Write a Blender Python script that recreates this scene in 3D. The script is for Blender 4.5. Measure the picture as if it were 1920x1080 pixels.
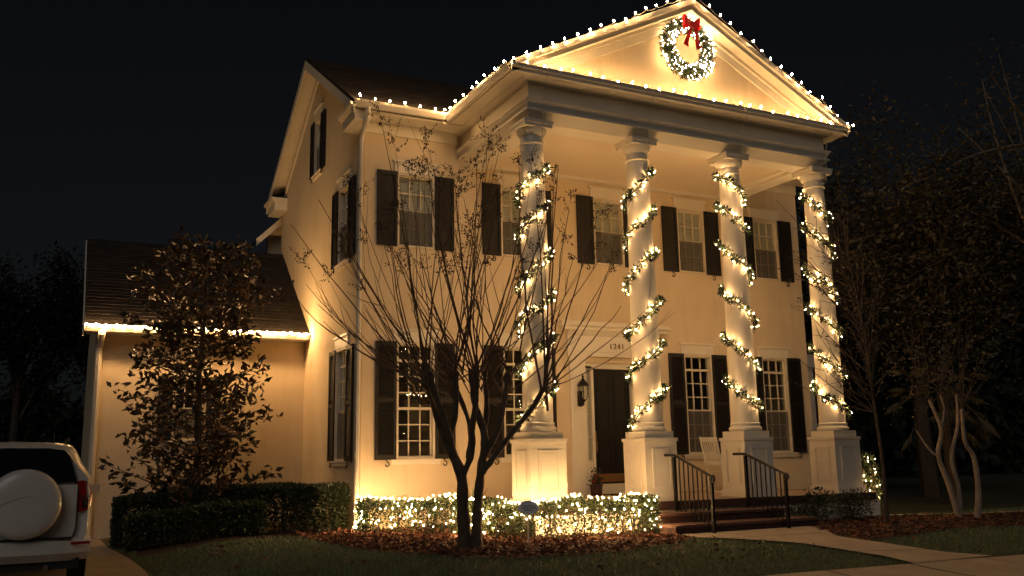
import bpy, math, random
import numpy as np
from mathutils import Vector, Matrix, Euler
R = math.radians
rng = random.Random(7)
nr = np.random.RandomState(11)
scene = bpy.context.scene
for o in list(bpy.data.objects): bpy.data.objects.remove(o)
col = scene.collection

# ------------------------------------------------------------------ camera, sky, added ambient fill lamp, exposure
cam_d = bpy.data.cameras.new('camera'); cam = bpy.data.objects.new('camera', cam_d); col.objects.link(cam)
yaw, pitch, roll = 0.4668, 0.1840, -0.0179
fw = Vector((math.sin(yaw)*math.cos(pitch), math.cos(yaw)*math.cos(pitch), math.sin(pitch)))
rt = Vector((math.cos(yaw), -math.sin(yaw), 0)); up = rt.cross(fw)
r2 = rt*math.cos(roll)+up*math.sin(roll); u2 = -rt*math.sin(roll)+up*math.cos(roll)
cam.matrix_world = Matrix(((r2.x,u2.x,-fw.x,-10.9172),(r2.y,u2.y,-fw.y,-16.8109),(r2.z,u2.z,-fw.z,1.31),(0,0,0,1)))
cam_d.sensor_width = 36; cam_d.lens = 36*1706.69/1920; cam_d.clip_end = 2000
scene.camera = cam

world = bpy.data.worlds.new('World'); scene.world = world; world.use_nodes = True
wn = world.node_tree.nodes; wl = world.node_tree.links
sky = wn.new('ShaderNodeTexSky'); sky.sky_type = 'NISHITA'; sky.sun_disc = False
sky.sun_elevation = R(30); sky.sun_rotation = R(208); sky.air_density = 1.0; sky.dust_density = 2.5; sky.ozone_density = 2.0
hs = wn.new('ShaderNodeHueSaturation'); hs.inputs['Saturation'].default_value = .5
wl.new(sky.outputs[0], hs.inputs['Color']); wl.new(hs.outputs[0], wn['Background'].inputs[0]); wn['Background'].inputs[1].default_value = 0.0013

sun_d = bpy.data.lights.new('ambient_fill', 'SUN'); sun_d.energy = 0.24; sun_d.angle = R(35); sun_d.color = (1.0, .92, .85)  # added soft fill lamp standing for ambient street and sky glow
sun = bpy.data.objects.new('ambient_fill', sun_d); col.objects.link(sun); sun.location = (-20, -30, 30)
sun.rotation_euler = Vector((.47, .80, -.58)).to_track_quat('-Z', 'Y').to_euler()

vs = scene.view_settings; vs.view_transform = 'Standard'; vs.look = 'None'; vs.gamma = 1; vs.exposure = 0; vs.use_curve_mapping = False
scene.cycles.use_light_tree = True

# ------------------------------------------------------------------ helpers
def wmat(o):
    m = o.matrix_basis.copy()
    if o.parent: m = wmat(o.parent) @ o.matrix_parent_inverse @ m
    return m
def attach(o, parent):
    if parent is not None:
        o.parent = parent; o.matrix_parent_inverse = wmat(parent).inverted()
    return o
def tag(o, label=None, cat=None, group=None, kind=None):
    if label: o['label'] = label
    if cat: o['category'] = cat
    if group: o['group'] = group
    if kind: o['kind'] = kind
    return o
def empty(name, loc, label=None, cat=None, group=None, parent=None):
    o = bpy.data.objects.new(name, None); col.objects.link(o); o.location = loc; o.empty_display_size = .2
    attach(o, parent)
    return tag(o, label, cat, group)
def link(name, me, parent=None, M=None):
    o = bpy.data.objects.new(name, me); col.objects.link(o)
    if M is not None: o.matrix_basis = M
    return attach(o, parent)
def V(*a): return Vector(a)

class MB:
    def __init__(s): s.v = []; s.f = []
    def poly(s, pts):
        n = len(s.v); s.v += [tuple(p) for p in pts]; s.f.append(tuple(range(n, n+len(pts))))
    def box(s, x0, x1, y0, y1, z0, z1):
        n = len(s.v)
        s.v += [(x0,y0,z0),(x1,y0,z0),(x1,y1,z0),(x0,y1,z0),(x0,y0,z1),(x1,y0,z1),(x1,y1,z1),(x0,y1,z1)]
        for q in ((0,3,2,1),(4,5,6,7),(0,1,5,4),(1,2,6,5),(2,3,7,6),(3,0,4,7)): s.f.append(tuple(n+i for i in q))
        return s
    def obox(s, c, ax, ay, az):
        n = len(s.v); c, ax, ay, az = map(Vector, (c, ax, ay, az))
        for k in (-1, 1):
            for i, j in ((-1,-1),(1,-1),(1,1),(-1,1)): s.v.append(tuple(c+ax*i+ay*j+az*k))
        for q in ((0,3,2,1),(4,5,6,7),(0,1,5,4),(1,2,6,5),(2,3,7,6),(3,0,4,7)): s.f.append(tuple(n+i for i in q))
        return s
    def bar(s, a, b, w, h, upv=(0,0,1)):
        a, b = Vector(a), Vector(b); d = (b-a); l = d.length; d.normalize(); u = Vector(upv)
        x = d.cross(u)
        if x.length < 1e-4: x = d.cross(Vector((1,0,0)))
        x.normalize(); u = x.cross(d)
        return s.obox((a+b)/2, d*l/2, x*w/2, u*h/2)
    def tube(s, pts, rad, n=6, cap=True):
        pts = [Vector(p) for p in pts]; k = len(pts)
        if not hasattr(rad, '__len__'): rad = [rad]*k
        t0 = (pts[1]-pts[0]).normalized(); ref = Vector((0,0,1)) if abs(t0.z) < .9 else Vector((1,0,0))
        x = t0.cross(ref).normalized(); b = len(s.v)
        for i in range(k):
            t = (pts[min(i+1,k-1)]-pts[max(i-1,0)])
            if t.length < 1e-9: t = t0.copy()
            t.normalize(); x = (x-t*x.dot(t))
            if x.length < 1e-6: x = t.orthogonal()
            x.normalize(); y = t.cross(x)
            for j in range(n):
                a = 2*math.pi*j/n; s.v.append(tuple(pts[i]+(x*math.cos(a)+y*math.sin(a))*rad[i]))
        for i in range(k-1):
            for j in range(n):
                s.f.append((b+i*n+j, b+i*n+(j+1)%n, b+(i+1)*n+(j+1)%n, b+(i+1)*n+j))
        if cap:
            s.f.append(tuple(b+j for j in reversed(range(n)))); s.f.append(tuple(b+(k-1)*n+j for j in range(n)))
        return s
    def lathe(s, prof, n, c=(0,0,0)):
        b = len(s.v); k = len(prof)
        for r, z in prof:
            for j in range(n):
                a = 2*math.pi*j/n; s.v.append((c[0]+r*math.cos(a), c[1]+r*math.sin(a), c[2]+z))
        for i in range(k-1):
            for j in range(n): s.f.append((b+i*n+j, b+i*n+(j+1)%n, b+(i+1)*n+(j+1)%n, b+(i+1)*n+j))
        s.f.append(tuple(b+j for j in reversed(range(n)))); s.f.append(tuple(b+(k-1)*n+j for j in range(n)))
        return s
    def prism(s, pts, vec):
        # closed planar polygon swept along vec
        n = len(s.v); k = len(pts); vec = Vector(vec)
        s.v += [tuple(p) for p in pts] + [tuple(Vector(p)+vec) for p in pts]
        s.f.append(tuple(n+i for i in range(k))); s.f.append(tuple(n+k+i for i in reversed(range(k))))
        for i in range(k): s.f.append((n+i, n+k+i, n+k+(i+1)%k, n+(i+1)%k))
        return s
    def loft(s, A, B, m=1):
        # surface strip between two polylines
        b = len(s.v); k = len(A)
        for i in range(k):
            for j in range(m+1): s.v.append(tuple(Vector(A[i]).lerp(Vector(B[i]), j/m)))
        for i in range(k-1):
            for j in range(m):
                q = b+i*(m+1)+j; s.f.append((q, q+1, q+m+2, q+m+1))
        return s
    def mesh(s, name, mt, smooth=False, fix=True):
        me = bpy.data.meshes.new(name); me.from_pydata(s.v, [], s.f)
        if mt: me.materials.append(mt)
        if fix:
            import bmesh
            bm = bmesh.new(); bm.from_mesh(me); bmesh.ops.recalc_face_normals(bm, faces=bm.faces); bm.to_mesh(me); bm.free()
        if smooth:
            me.shade_smooth()
            try: me.set_sharp_from_angle(angle=R(40))
            except Exception: pass
        me.update(); return me
    def build(s, name, mt, parent=None, smooth=False, M=None, fix=True):
        return link(name, s.mesh(name, mt, smooth, fix), parent, M)

def fast_mesh(name, verts, faces, mt):
    # verts (n,3), faces (m,k) arrays
    me = bpy.data.meshes.new(name); n, (m, k) = len(verts), faces.shape
    me.vertices.add(n); me.vertices.foreach_set('co', np.asarray(verts, np.float32).ravel())
    me.loops.add(m*k); me.loops.foreach_set('vertex_index', faces.astype(np.int32).ravel())
    me.polygons.add(m); me.polygons.foreach_set('loop_start', np.arange(0, m*k, k, dtype=np.int32))
    me.update(calc_edges=True); me.materials.append(mt); return me
def unit(a): return a/np.maximum(np.linalg.norm(a, axis=1, keepdims=True), 1e-9)
def leaf_mesh(name, P, D, L, W, mt, fold=.25):
    # pointed, folded leaves: 6 verts, 4 triangles
    n = len(P); P = np.asarray(P, float); D = unit(np.asarray(D, float)); L = np.broadcast_to(L, (n,))[:,None]; W = np.broadcast_to(W, (n,))[:,None]
    ref = nr.normal(size=(n,3)); S = unit(np.cross(D, ref)); N = np.cross(S, D)
    a = P; t = P+D*L-N*L*.10
    m = P+D*L*.45
    l = m+S*W*.5+N*W*fold; r = m-S*W*.5+N*W*fold
    v = np.stack([a, l, t, r], 1).reshape(-1, 3); b = np.arange(n)[:,None]*4
    f = np.concatenate([b+np.array([[0,1,2]]), b+np.array([[0,2,3]])], 0)
    return fast_mesh(name, v, f, mt)
def octa_mesh(name, P, r, mt, stretch=1.35):
    n = len(P); P = np.asarray(P, float)
    base = np.array([(1,0,0),(0,1,0),(-1,0,0),(0,-1,0),(0,0,stretch),(0,0,-stretch)])*r
    v = (P[:,None,:]+base[None]).reshape(-1,3)
    tri = np.array([(0,1,4),(1,2,4),(2,3,4),(3,0,4),(1,0,5),(2,1,5),(3,2,5),(0,3,5)])
    f = (np.arange(n)[:,None,None]*6+tri[None]).reshape(-1,3)
    return fast_mesh(name, v, f, mt)

# ------------------------------------------------------------------ materials
def mat(name, c1, c2=None, scale=3.0, rough=.6, bump=0.0, bscale=40, metal=0.0, island=0.0, spec=.5, detail=4):
    m = bpy.data.materials.new(name); m.use_nodes = True; nt = m.node_tree; n, l = nt.nodes, nt.links
    p = n['Principled BSDF']; p.inputs['Roughness'].default_value = rough; p.inputs['Metallic'].default_value = metal
    p.inputs['Specular IOR Level'].default_value = spec
    tc = n.new('ShaderNodeTexCoord')
    if c2 is None: c2 = tuple(x*.8 for x in c1)
    mx = n.new('ShaderNodeMix'); mx.data_type = 'RGBA'
    mx.inputs[6].default_value = (*c1, 1); mx.inputs[7].default_value = (*c2, 1)
    if island:
        g = n.new('ShaderNodeNewGeometry'); l.new(g.outputs['Random Per Island'], mx.inputs[0])
    else:
        nz = n.new('ShaderNodeTexNoise'); nz.inputs['Scale'].default_value = scale; nz.inputs['Detail'].default_value = detail
        l.new(tc.outputs['Object'], nz.inputs['Vector'])
        rp = n.new('ShaderNodeMapRange'); rp.inputs[1].default_value = .3; rp.inputs[2].default_value = .7
        l.new(nz.outputs[0], rp.inputs[0]); l.new(rp.outputs[0], mx.inputs[0])
    l.new(mx.outputs[2], p.inputs['Base Color'])
    if bump:
        nb = n.new('ShaderNodeTexNoise'); nb.inputs['Scale'].default_value = bscale; nb.inputs['Detail'].default_value = 5
        l.new(tc.outputs['Object'], nb.inputs['Vector'])
        bp = n.new('ShaderNodeBump'); bp.inputs['Strength'].default_value = bump; bp.inputs['Distance'].default_value = .02
        l.new(nb.outputs[0], bp.inputs['Height']); l.new(bp.outputs[0], p.inputs['Normal'])
    return m
def emit(name, c, s):
    m = bpy.data.materials.new(name); m.use_nodes = True; nt = m.node_tree; n, l = nt.nodes, nt.links
    n.remove(n['Principled BSDF']); e = n.new('ShaderNodeEmission'); e.inputs[0].default_value = (*c, 1); e.inputs[1].default_value = s
    l.new(e.outputs[0], n['Material Output'].inputs[0]); return m
def glass(name, tint=(.9,.93,.92), ior=1.5, rough=0.0):
    m = bpy.data.materials.new(name); m.use_nodes = True; nt = m.node_tree; n, l = nt.nodes, nt.links
    n.remove(n['Principled BSDF'])
    t = n.new('ShaderNodeBsdfTransparent'); t.inputs[0].default_value = (*tint, 1)
    g = n.new('ShaderNodeBsdfGlossy'); g.inputs['Roughness'].default_value = rough
    f = n.new('ShaderNodeFresnel'); mx = n.new('ShaderNodeMixShader')
    # both faces of a thin pane reflect like air-to-glass (no total internal reflection)
    ge = n.new('ShaderNodeNewGeometry'); mr = n.new('ShaderNodeMapRange'); mr.inputs[3].default_value = ior; mr.inputs[4].default_value = 1/ior
    l.new(ge.outputs['Backfacing'], mr.inputs[0]); l.new(mr.outputs[0], f.inputs[0])
    l.new(f.outputs[0], mx.inputs[0]); l.new(t.outputs[0], mx.inputs[1]); l.new(g.outputs[0], mx.inputs[2])
    l.new(mx.outputs[0], n['Material Output'].inputs[0]); return m
def screen_mat(name):
    m = bpy.data.materials.new(name); m.use_nodes = True; nt = m.node_tree; n, l = nt.nodes, nt.links
    p = n['Principled BSDF']; p.inputs['Base Color'].default_value = (.14,.13,.12,1); p.inputs['Roughness'].default_value = .9
    t = n.new('ShaderNodeBsdfTransparent'); mx = n.new('ShaderNodeMixShader'); mx.inputs[0].default_value = .42
    l.new(t.outputs[0], mx.inputs[1]); l.new(p.outputs[0], mx.inputs[2]); l.new(mx.outputs[0], n['Material Output'].inputs[0]); return m
def shingle_mat(name):
    m = mat(name, (.030,.022,.018), (.014,.011,.010), scale=6, rough=.9)
    nt = m.node_tree; n, l = nt.nodes, nt.links
    tc = n.new('ShaderNodeTexCoord'); bk = n.new('ShaderNodeTexBrick'); bk.inputs['Scale'].default_value = 1
    bk.inputs['Brick Width'].default_value = .30; bk.inputs['Row Height'].default_value = .11; bk.inputs['Mortar Size'].default_value = .012
    mp = n.new('ShaderNodeMapping'); l.new(tc.outputs['Object'], mp.inputs[0])
    sp = n.new('ShaderNodeSeparateXYZ'); cb = n.new('ShaderNodeCombineXYZ'); l.new(tc.outputs['Object'], sp.inputs[0])
    l.new(sp.outputs[0], cb.inputs[0]); l.new(sp.outputs[2], cb.inputs[1]); l.new(cb.outputs[0], bk.inputs[0])
    bp = n.new('ShaderNodeBump'); bp.inputs['Strength'].default_value = .8; bp.inputs['Distance'].default_value = .02
    l.new(bk.outputs['Fac'], bp.inputs['Height']); bp.invert = True; l.new(bp.outputs[0], n['Principled BSDF'].inputs['Normal']); return m

M_stucco = mat('stucco', (.74,.61,.42), (.67,.54,.36), scale=.9, rough=.85, bump=.25, bscale=60)
def weather(m, amt=.16):
    # faint vertical rain streaks and blotches worked into the paint
    nt = m.node_tree; n, l = nt.nodes, nt.links; p = n['Principled BSDF']; src = p.inputs['Base Color'].links[0].from_socket
    tc = n.new('ShaderNodeTexCoord'); mp = n.new('ShaderNodeMapping'); mp.inputs['Scale'].default_value = (3.2,3.2,.25); l.new(tc.outputs['Object'], mp.inputs[0])
    a = n.new('ShaderNodeTexNoise'); a.inputs['Scale'].default_value = 2.2; a.inputs['Detail'].default_value = 6; l.new(mp.outputs[0], a.inputs['Vector'])
    b = n.new('ShaderNodeTexNoise'); b.inputs['Scale'].default_value = 1.1; b.inputs['Detail'].default_value = 7; l.new(tc.outputs['Object'], b.inputs['Vector'])
    mu = n.new('ShaderNodeMath'); mu.operation = 'MULTIPLY'; l.new(a.outputs[0], mu.inputs[0]); l.new(b.outputs[0], mu.inputs[1])
    rp = n.new('ShaderNodeMapRange'); rp.inputs[1].default_value = .22; rp.inputs[2].default_value = .42; rp.inputs[3].default_value = 0; rp.inputs[4].default_value = amt; l.new(mu.outputs[0], rp.inputs[0])
    mx = n.new('ShaderNodeMix'); mx.data_type = 'RGBA'; mx.inputs[7].default_value = (.30,.23,.15,1); l.new(rp.outputs[0], mx.inputs[0]); l.new(src, mx.inputs[6]); l.new(mx.outputs[2], p.inputs['Base Color'])
weather(M_stucco, .15)
M_trim = mat('white_trim_paint', (.78,.72,.60), (.72,.66,.54), scale=2.5, rough=.45, bump=.05, bscale=25)
M_sash = mat('sash_paint', (.74,.66,.52), rough=.5)
M_soffit = mat('soffit_paint', (.74,.68,.55), (.68,.62,.50), scale=1.5, rough=.6)
M_ceil = mat('porch_ceiling_paint', (.80,.68,.50), (.74,.62,.45), scale=1.0, rough=.6)
M_shutter = mat('black_shutter_paint', (.022,.019,.017), (.012,.011,.011), scale=5, rough=.55, spec=.35)
M_door = mat('black_door_paint', (.008,.0075,.007), rough=.5, spec=.3)
M_glass = glass('window_glass')
M_screen = screen_mat('insect_screen')
M_blind = mat('blind_vinyl', (.86,.80,.70), rough=.6)
M_shingle = shingle_mat('asphalt_shingle')
M_brick = mat('dark_red_brick', (.075,.030,.022), (.040,.018,.014), scale=9, rough=.85, bump=.5, bscale=30)
M_tread = mat('brick_tread', (.15,.070,.050), (.085,.042,.032), scale=12, rough=.8, bump=.4, bscale=30)
M_floor = mat('porch_floor', (.42,.30,.20), (.34,.24,.16), scale=3, rough=.6)
M_iron = mat('black_iron', (.012,.011,.010), rough=.45, metal=.3)
M_brass = mat('brass', (.34,.22,.10), rough=.45, metal=1)
M_metal = mat('gutter_metal', (.70,.64,.53), (.64,.58,.47), scale=4, rough=.4)
M_wire = mat('green_wire', (.02,.04,.02), rough=.6)
M_wwire = mat('white_wire', (.6,.55,.45), rough=.6)
M_concrete = mat('concrete', (.44,.36,.28), (.34,.275,.21), scale=2.2, rough=.9, bump=.35, bscale=45)
M_drive = mat('driveway_concrete', (.36,.29,.22), (.27,.215,.165), scale=1.5, rough=.9, bump=.35, bscale=45)
M_soil = mat('mulch_soil', (.075,.035,.020), (.035,.018,.012), scale=14, rough=.95, bump=.8, bscale=35)
M_litter = mat('leaf_litter', (.20,.075,.030), (.07,.030,.016), island=1, rough=.8)
M_ground = mat('lawn_soil', (.070,.072,.030), (.040,.042,.018), scale=3, rough=.95, bump=.6, bscale=50)
M_grass = mat('grass_blade', (.115,.175,.075), (.185,.205,.11), island=1, rough=.7)
M_hedge = mat('hedge_leaf', (.022,.045,.012), (.050,.075,.020), island=1, rough=.42)
M_hedge_dark = mat('dark_hedge_leaf', (.020,.034,.012), (.040,.055,.018), island=1, rough=.5)
M_twig = mat('hedge_twig', (.10,.06,.035), rough=.9)
M_bark = mat('crape_bark', (.115,.080,.055), (.060,.042,.030), scale=5, rough=.85, bump=.4, bscale=18)
M_whip = mat('whip_bark', (.17,.105,.065), (.085,.050,.031), scale=5, rough=.85)
M_seed = mat('seed_capsule', (.085,.048,.028), (.035,.021,.014), island=1, rough=.8)
M_palebark = mat('pale_bark', (.30,.24,.18), (.17,.13,.10), scale=4, rough=.85, bump=.4, bscale=14)
M_darkbark = mat('dark_bark', (.07,.05,.035), (.04,.028,.02), scale=4, rough=.9, bump=.5, bscale=12)
M_magnolia = mat('magnolia_leaf', (.018,.028,.010), (.085,.034,.016), island=1, rough=.45)
M_oak = mat('evergreen_leaf', (.045,.050,.024), (.11,.078,.044), island=1, rough=.5)
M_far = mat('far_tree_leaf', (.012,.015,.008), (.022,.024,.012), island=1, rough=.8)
M_pine = mat('garland_needle', (.012,.028,.010), (.028,.050,.016), island=1, rough=.5)
M_palm = mat('palm_frond', (.060,.065,.030), (.14,.10,.06), island=1, rough=.6)
M_red = mat('red_ribbon', (.80,.018,.022), (.62,.010,.016), scale=8, rough=.45)
M_sign = mat('sign_metal', (.80,.81,.82), (.68,.70,.72), scale=18, rough=.5)
M_white = mat('white_paint', (.72,.66,.54), rough=.5)
M_num = mat('bronze_numeral', (.16,.10,.045), rough=.4, metal=.6)
M_mini = emit('mini_light', (1.0,.575,.24), 1100)
M_minih = emit('hedge_light', (1.0,.58,.245), 610)
M_miniw = emit('wreath_light', (1.0,.62,.28), 220)
M_c9 = [emit('large_bulb_glow', (1.0,.57,.23), q) for q in (420,600,760)]
M_c9w = [emit('wing_bulb_glow', (1.0,.56,.22), q) for q in (950,1250,1550)]

# ------------------------------------------------------------------ terrain
def SS(t): t = min(1., max(0., t)); return t*t*(3-2*t)
def T(x, y): return -0.35*SS((-4.2-y)/4.5)-0.20*SS((-7.8-x)/2.2)
def G(x, y, o=0): return (x, y, T(x, y)+o)
xs = [-400,-120,-60,-35]+[x*.3 for x in range(-70, 71)]+[35,60,120,400]
ys = [-300,-80,-40]+[y*.3 for y in range(-75, 51)]+[25,50,120,500]
mb = MB()
for y in ys:
    for x in xs: mb.v.append((x, y, T(x, y)))
nx = len(xs)
for j in range(len(ys)-1):
    for i in range(nx-1): mb.f.append((j*nx+i, j*nx+i+1, (j+1)*nx+i+1, (j+1)*nx+i))
ground = tag(mb.build('ground', M_ground, fix=False), 'dark lawn ground sheet around the house', None, kind='structure')

def resample(pts, n):
    pts = [Vector((p[0], p[1], 0)) for p in pts]; d = [0]
    for a, b in zip(pts, pts[1:]): d.append(d[-1]+(b-a).length)
    out = []
    for i in range(n):
        t = d[-1]*i/(n-1); k = 0
        while k < len(pts)-2 and d[k+1] < t: k += 1
        s = (t-d[k])/max(1e-9, d[k+1]-d[k]); q = pts[k].lerp(pts[k+1], s); out.append((q.x, q.y))
    return out
def sheet(name, A, B, mt, off, n=40, m=10, parent=None):
    A = resample(A, n); B = resample(B, n); mb = MB()
    for i in range(n):
        for j in range(m+1):
            t = j/m; x = A[i][0]*(1-t)+B[i][0]*t; y = A[i][1]*(1-t)+B[i][1]*t; mb.v.append(G(x, y, off))
    for i in range(n-1):
        for j in range(m):
            q = i*(m+1)+j; mb.f.append((q, q+1, q+m+2, q+m+1))
    return mb.build(name, mt, parent, fix=False)
M_joint = mat('joint_dirt', (.05,.042,.032), (.03,.026,.02), scale=8, rough=.95)
def cut(A, a, b, n=14):
    R_ = resample(A, 3001); i0, i1 = round(a*3000), round(b*3000); return R_[i0:i1+1:max(1,(i1-i0)//12)]+[R_[i1]]
def slabs(par, A, B, k, off, gap, n, m):
    for i in range(k):
        a, b = i/k+gap, (i+1)/k-gap; sheet('slab', cut(A,a,b), cut(B,a,b), M_concrete, off+rng.uniform(0,.004), n, m, par)
swA = [(-30,-7.28),(-1.96,-7.33),(.07,-7.42),(2.33,-7.51),(30,-7.6)]; swB = [(-30,-9.0),(-1.96,-9.1),(.07,-9.15),(2.33,-9.2),(30,-9.3)]
sidewalk = tag(sheet('sidewalk', swA, swB, M_joint, .012, 130, 8), 'concrete sidewalk along the front lawn', kind='structure')
slabs(sidewalk, swA, swB, 40, .024, .00034, 6, 6)
street = tag(sheet('road', [(-60,-13.2),(60,-13.4)], [(-60,-40),(60,-40)], mat('asphalt', (.05,.048,.045), rough=.9, bump=.5), .02, 40, 10), 'dark asphalt street', kind='structure')
pathL = [(-1.62,-4.32),(-1.70,-4.75),(-1.15,-5.15),(-.46,-5.77),(.05,-6.9),(.07,-7.45)]
pathR = [(1.15,-4.32),(.95,-4.9),(.62,-5.5),(.79,-5.95),(1.26,-7.0),(1.75,-7.45)]
path = tag(sheet('path', pathL, pathR, M_joint, .020, 40, 10), 'curved concrete path from the steps to the sidewalk', kind='structure')
slabs(path, pathL, pathR, 4, .032, .0030, 14, 10)
drive = tag(sheet('driveway', [(-9.95,12),(-9.9,5),(-9.85,2.17),(-9.67,-.36),(-9.58,-2.95),(-9.45,-6.5),(-8.9,-13.2)], [(-14,12),(-14,2),(-14,-3),(-14.3,-6.5),(-14.8,-13.2)], M_drive, .014, 90, 14), 'concrete driveway beside the garage wing', kind='structure')
bedF = [(-9.5,-.55),(-8.2,-.35),(-6.9,-.33),(-6.85,-2.21),(-6.7,-3.7),(-5.95,-4.95),(-4.92,-5.40),(-3.61,-5.38),(-2.23,-5.10),(-1.72,-4.75)]
bedB = [(-9.5,4.3),(-8.2,4.3),(-7.2,4.3),(-6.2,1.5),(-5.8,.1),(-4.6,.1),(-3.9,.1),(-3.3,-3.0),(-2.4,-3.2),(-1.7,-3.2)]
bed = tag(sheet('planting_bed', bedF, bedB, M_soil, .012, 80, 20), 'brown mulch bed under the lit hedge and bare tree', kind='structure')
rbF = [(.75,-5.3),(.79,-5.93),(1.74,-5.8),(3.55,-5.51),(4.99,-5.72),(7.5,-5.9)]
rbB = [(1.3,-3.5),(2.0,-3.5),(3.5,-3.4),(4.4,-3.65),(5.6,-4.2),(7.8,-4.6)]
rbed = tag(sheet('planting_bed', rbF, rbB, M_soil, .012, 50, 14), 'mulch bed right of the path below the pale trunks', kind='structure')
border = tag(sheet('kerb', [(3.6,-3.42),(4.4,-3.62),(5.5,-4.15),(7.8,-4.55),(14,-5)], [(3.6,-3.28),(4.4,-3.48),(5.6,-4.0),(7.9,-4.4),(14,-4.85)], M_concrete, .05, 40, 2), 'thin pale edging behind the right mulch bed', kind='structure')

def inpoly(x, y, P):
    c = False; j = len(P)-1
    for i in range(len(P)):
        if (P[i][1] > y) != (P[j][1] > y) and x < (P[j][0]-P[i][0])*(y-P[i][1])/(P[j][1]-P[i][1])+P[i][0]: c = not c
        j = i
    return c
Ppath = pathL+pathR[::-1]; Pbed = bedF+bedB[::-1]; Prb = rbF+rbB[::-1]
def lawn_ok(x, y):
    if y < -7.32-.012*(x+2): return False
    if x < -9.62-.05*max(0, -3-y): return False
    if y > -3.2 and x > -6: return False
    return not (inpoly(x, y, Ppath) or inpoly(x, y, Pbed) or inpoly(x, y, Prb))
pts = []
while len(pts) < 70000:
    x, y = rng.uniform(-9.9, 9), rng.uniform(-7.6, 1)
    if lawn_ok(x, y): pts.append((x, y, T(x, y)))
Pg = np.array(pts); n = len(Pg)
Dg = nr.normal(size=(n,3))*[.45,.45,0]+[0,0,1]; Lg = nr.uniform(.025,.065,n)
vg = np.stack([Pg+nr.normal(size=(n,3))*[.006,.006,0], Pg+nr.normal(size=(n,3))*[.006,.006,0], Pg+Dg*Lg[:,None]], 1).reshape(-1,3)
tag(link('grass', fast_mesh('grass', vg, np.arange(3*n).reshape(-1,3), M_grass)), 'short dark green lawn grass in front of the house', 'grass', kind='stuff')
pts = []
while len(pts) < 9000:
    if rng.random() < .025:
        x, y = rng.uniform(-9, 3), rng.uniform(-7.2, 0)
        if not lawn_ok(x, y): continue
    elif rng.random() < .75:
        x, y = rng.uniform(-7, -1.6), rng.uniform(-5.5, 0)
        if not inpoly(x, y, Pbed): continue
    else:
        x, y = rng.uniform(.7, 7.5), rng.uniform(-6, -3.4)
        if not inpoly(x, y, Prb): continue
    pts.append((x, y, T(x, y)+.02+rng.random()*.03))
Pl = np.array(pts); Dl = nr.normal(size=(len(Pl),3))*[1,1,.25]
tag(link('leaf_litter', leaf_mesh('leaf_litter', Pl, Dl, nr.uniform(.05,.13,len(Pl)), nr.uniform(.03,.06,len(Pl)), M_litter)), 'fallen red brown leaves covering the mulch beds', 'leaves', kind='stuff')

# ------------------------------------------------------------------ house
house = empty('house', (0,0,0), 'two storey cream house with white columned portico, pediment and garage wing', 'house')
WX = [-4.6,-2.3,0,2.3,4.6]; WW = .80; SH = .42
UZ0, UZ1, LZ0, LZ1 = 5.483, 7.018, 1.31, 3.567
def wall_holes(mb, x0, x1, z0, z1, holes, thick, conv):
    # conv maps (a, d, z) -> world, a along the wall, d depth inwards
    X = sorted({x0, x1, *[h[0] for h in holes], *[h[1] for h in holes]}); Z = sorted({z0, z1, *[h[2] for h in holes], *[h[3] for h in holes]})
    for i in range(len(X)-1):
        for j in range(len(Z)-1):
            cx, cz = (X[i]+X[i+1])/2, (Z[j]+Z[j+1])/2
            if any(h[0] < cx < h[1] and h[2] < cz < h[3] for h in holes): continue
            for d in (0, thick): mb.poly([conv(X[i],d,Z[j]), conv(X[i+1],d,Z[j]), conv(X[i+1],d,Z[j+1]), conv(X[i],d,Z[j+1])])
    for a, b, c, d in holes:
        mb.poly([conv(a,0,c),conv(b,0,c),conv(b,thick,c),conv(a,thick,c)]); mb.poly([conv(a,0,d),conv(b,0,d),conv(b,thick,d),conv(a,thick,d)])
        mb.poly([conv(a,0,c),conv(a,thick,c),conv(a,thick,d),conv(a,0,d)]); mb.poly([conv(b,0,c),conv(b,thick,c),conv(b,thick,d),conv(b,0,d)])
hw = WW/2
holes = [(x-hw, x+hw, UZ0, UZ1) for x in WX]+[(x-hw, x+hw, LZ0, LZ1) for x in WX if x != 0]+[(-.74, .74, .5, 3.30)]
mb = MB(); wall_holes(mb, -5.7, 5.7, -.1, 8.06, holes, .2, lambda a,d,z: (a,d,z)); mb.build('front_wall', M_stucco, house, fix=False)
RY, RZ = 3.55, 10.70           # ridge
def zr(y): return 8.12+(RZ-8.12)*(1-abs(y-RY)/4.05)
sh_ = [(.88,1.68,5.36,7.0),(.88,1.68,1.30,3.56)]
mb = MB(); cv = lambda a,d,z: (-5.7+d, a, z)
wall_holes(mb, 0, 7.1, -.3, 7.96, sh_, .2, cv)
ga, gb, gt = 3.25, 3.85, 9.32
for d in (0,.2):
    mb.poly([cv(0,d,7.96),cv(ga,d,7.96),cv(ga,d,zr(ga)),cv(0,d,zr(0))]); mb.poly([cv(gb,d,7.96),cv(7.1,d,7.96),cv(7.1,d,zr(7.1)),cv(gb,d,zr(gb))])
    mb.poly([cv(ga,d,gt),cv(gb,d,gt),cv(gb,d,zr(gb)),cv(RY,d,zr(RY)),cv(ga,d,zr(ga))])
for a in (ga, gb): mb.poly([cv(a,0,7.96),cv(a,.2,7.96),cv(a,.2,gt),cv(a,0,gt)])
mb.poly([cv(ga,0,gt),cv(gb,0,gt),cv(gb,.2,gt),cv(ga,.2,gt)]); mb.poly([cv(ga,0,7.96),cv(gb,0,7.96),cv(gb,.2,7.96),cv(ga,.2,7.96)])
mb.build('gable_wall', M_stucco, house, fix=False)
MB().box(-5.7,5.7,7.1,7.3,-.3,8.1).build('rear_wall', M_stucco, house)
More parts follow.
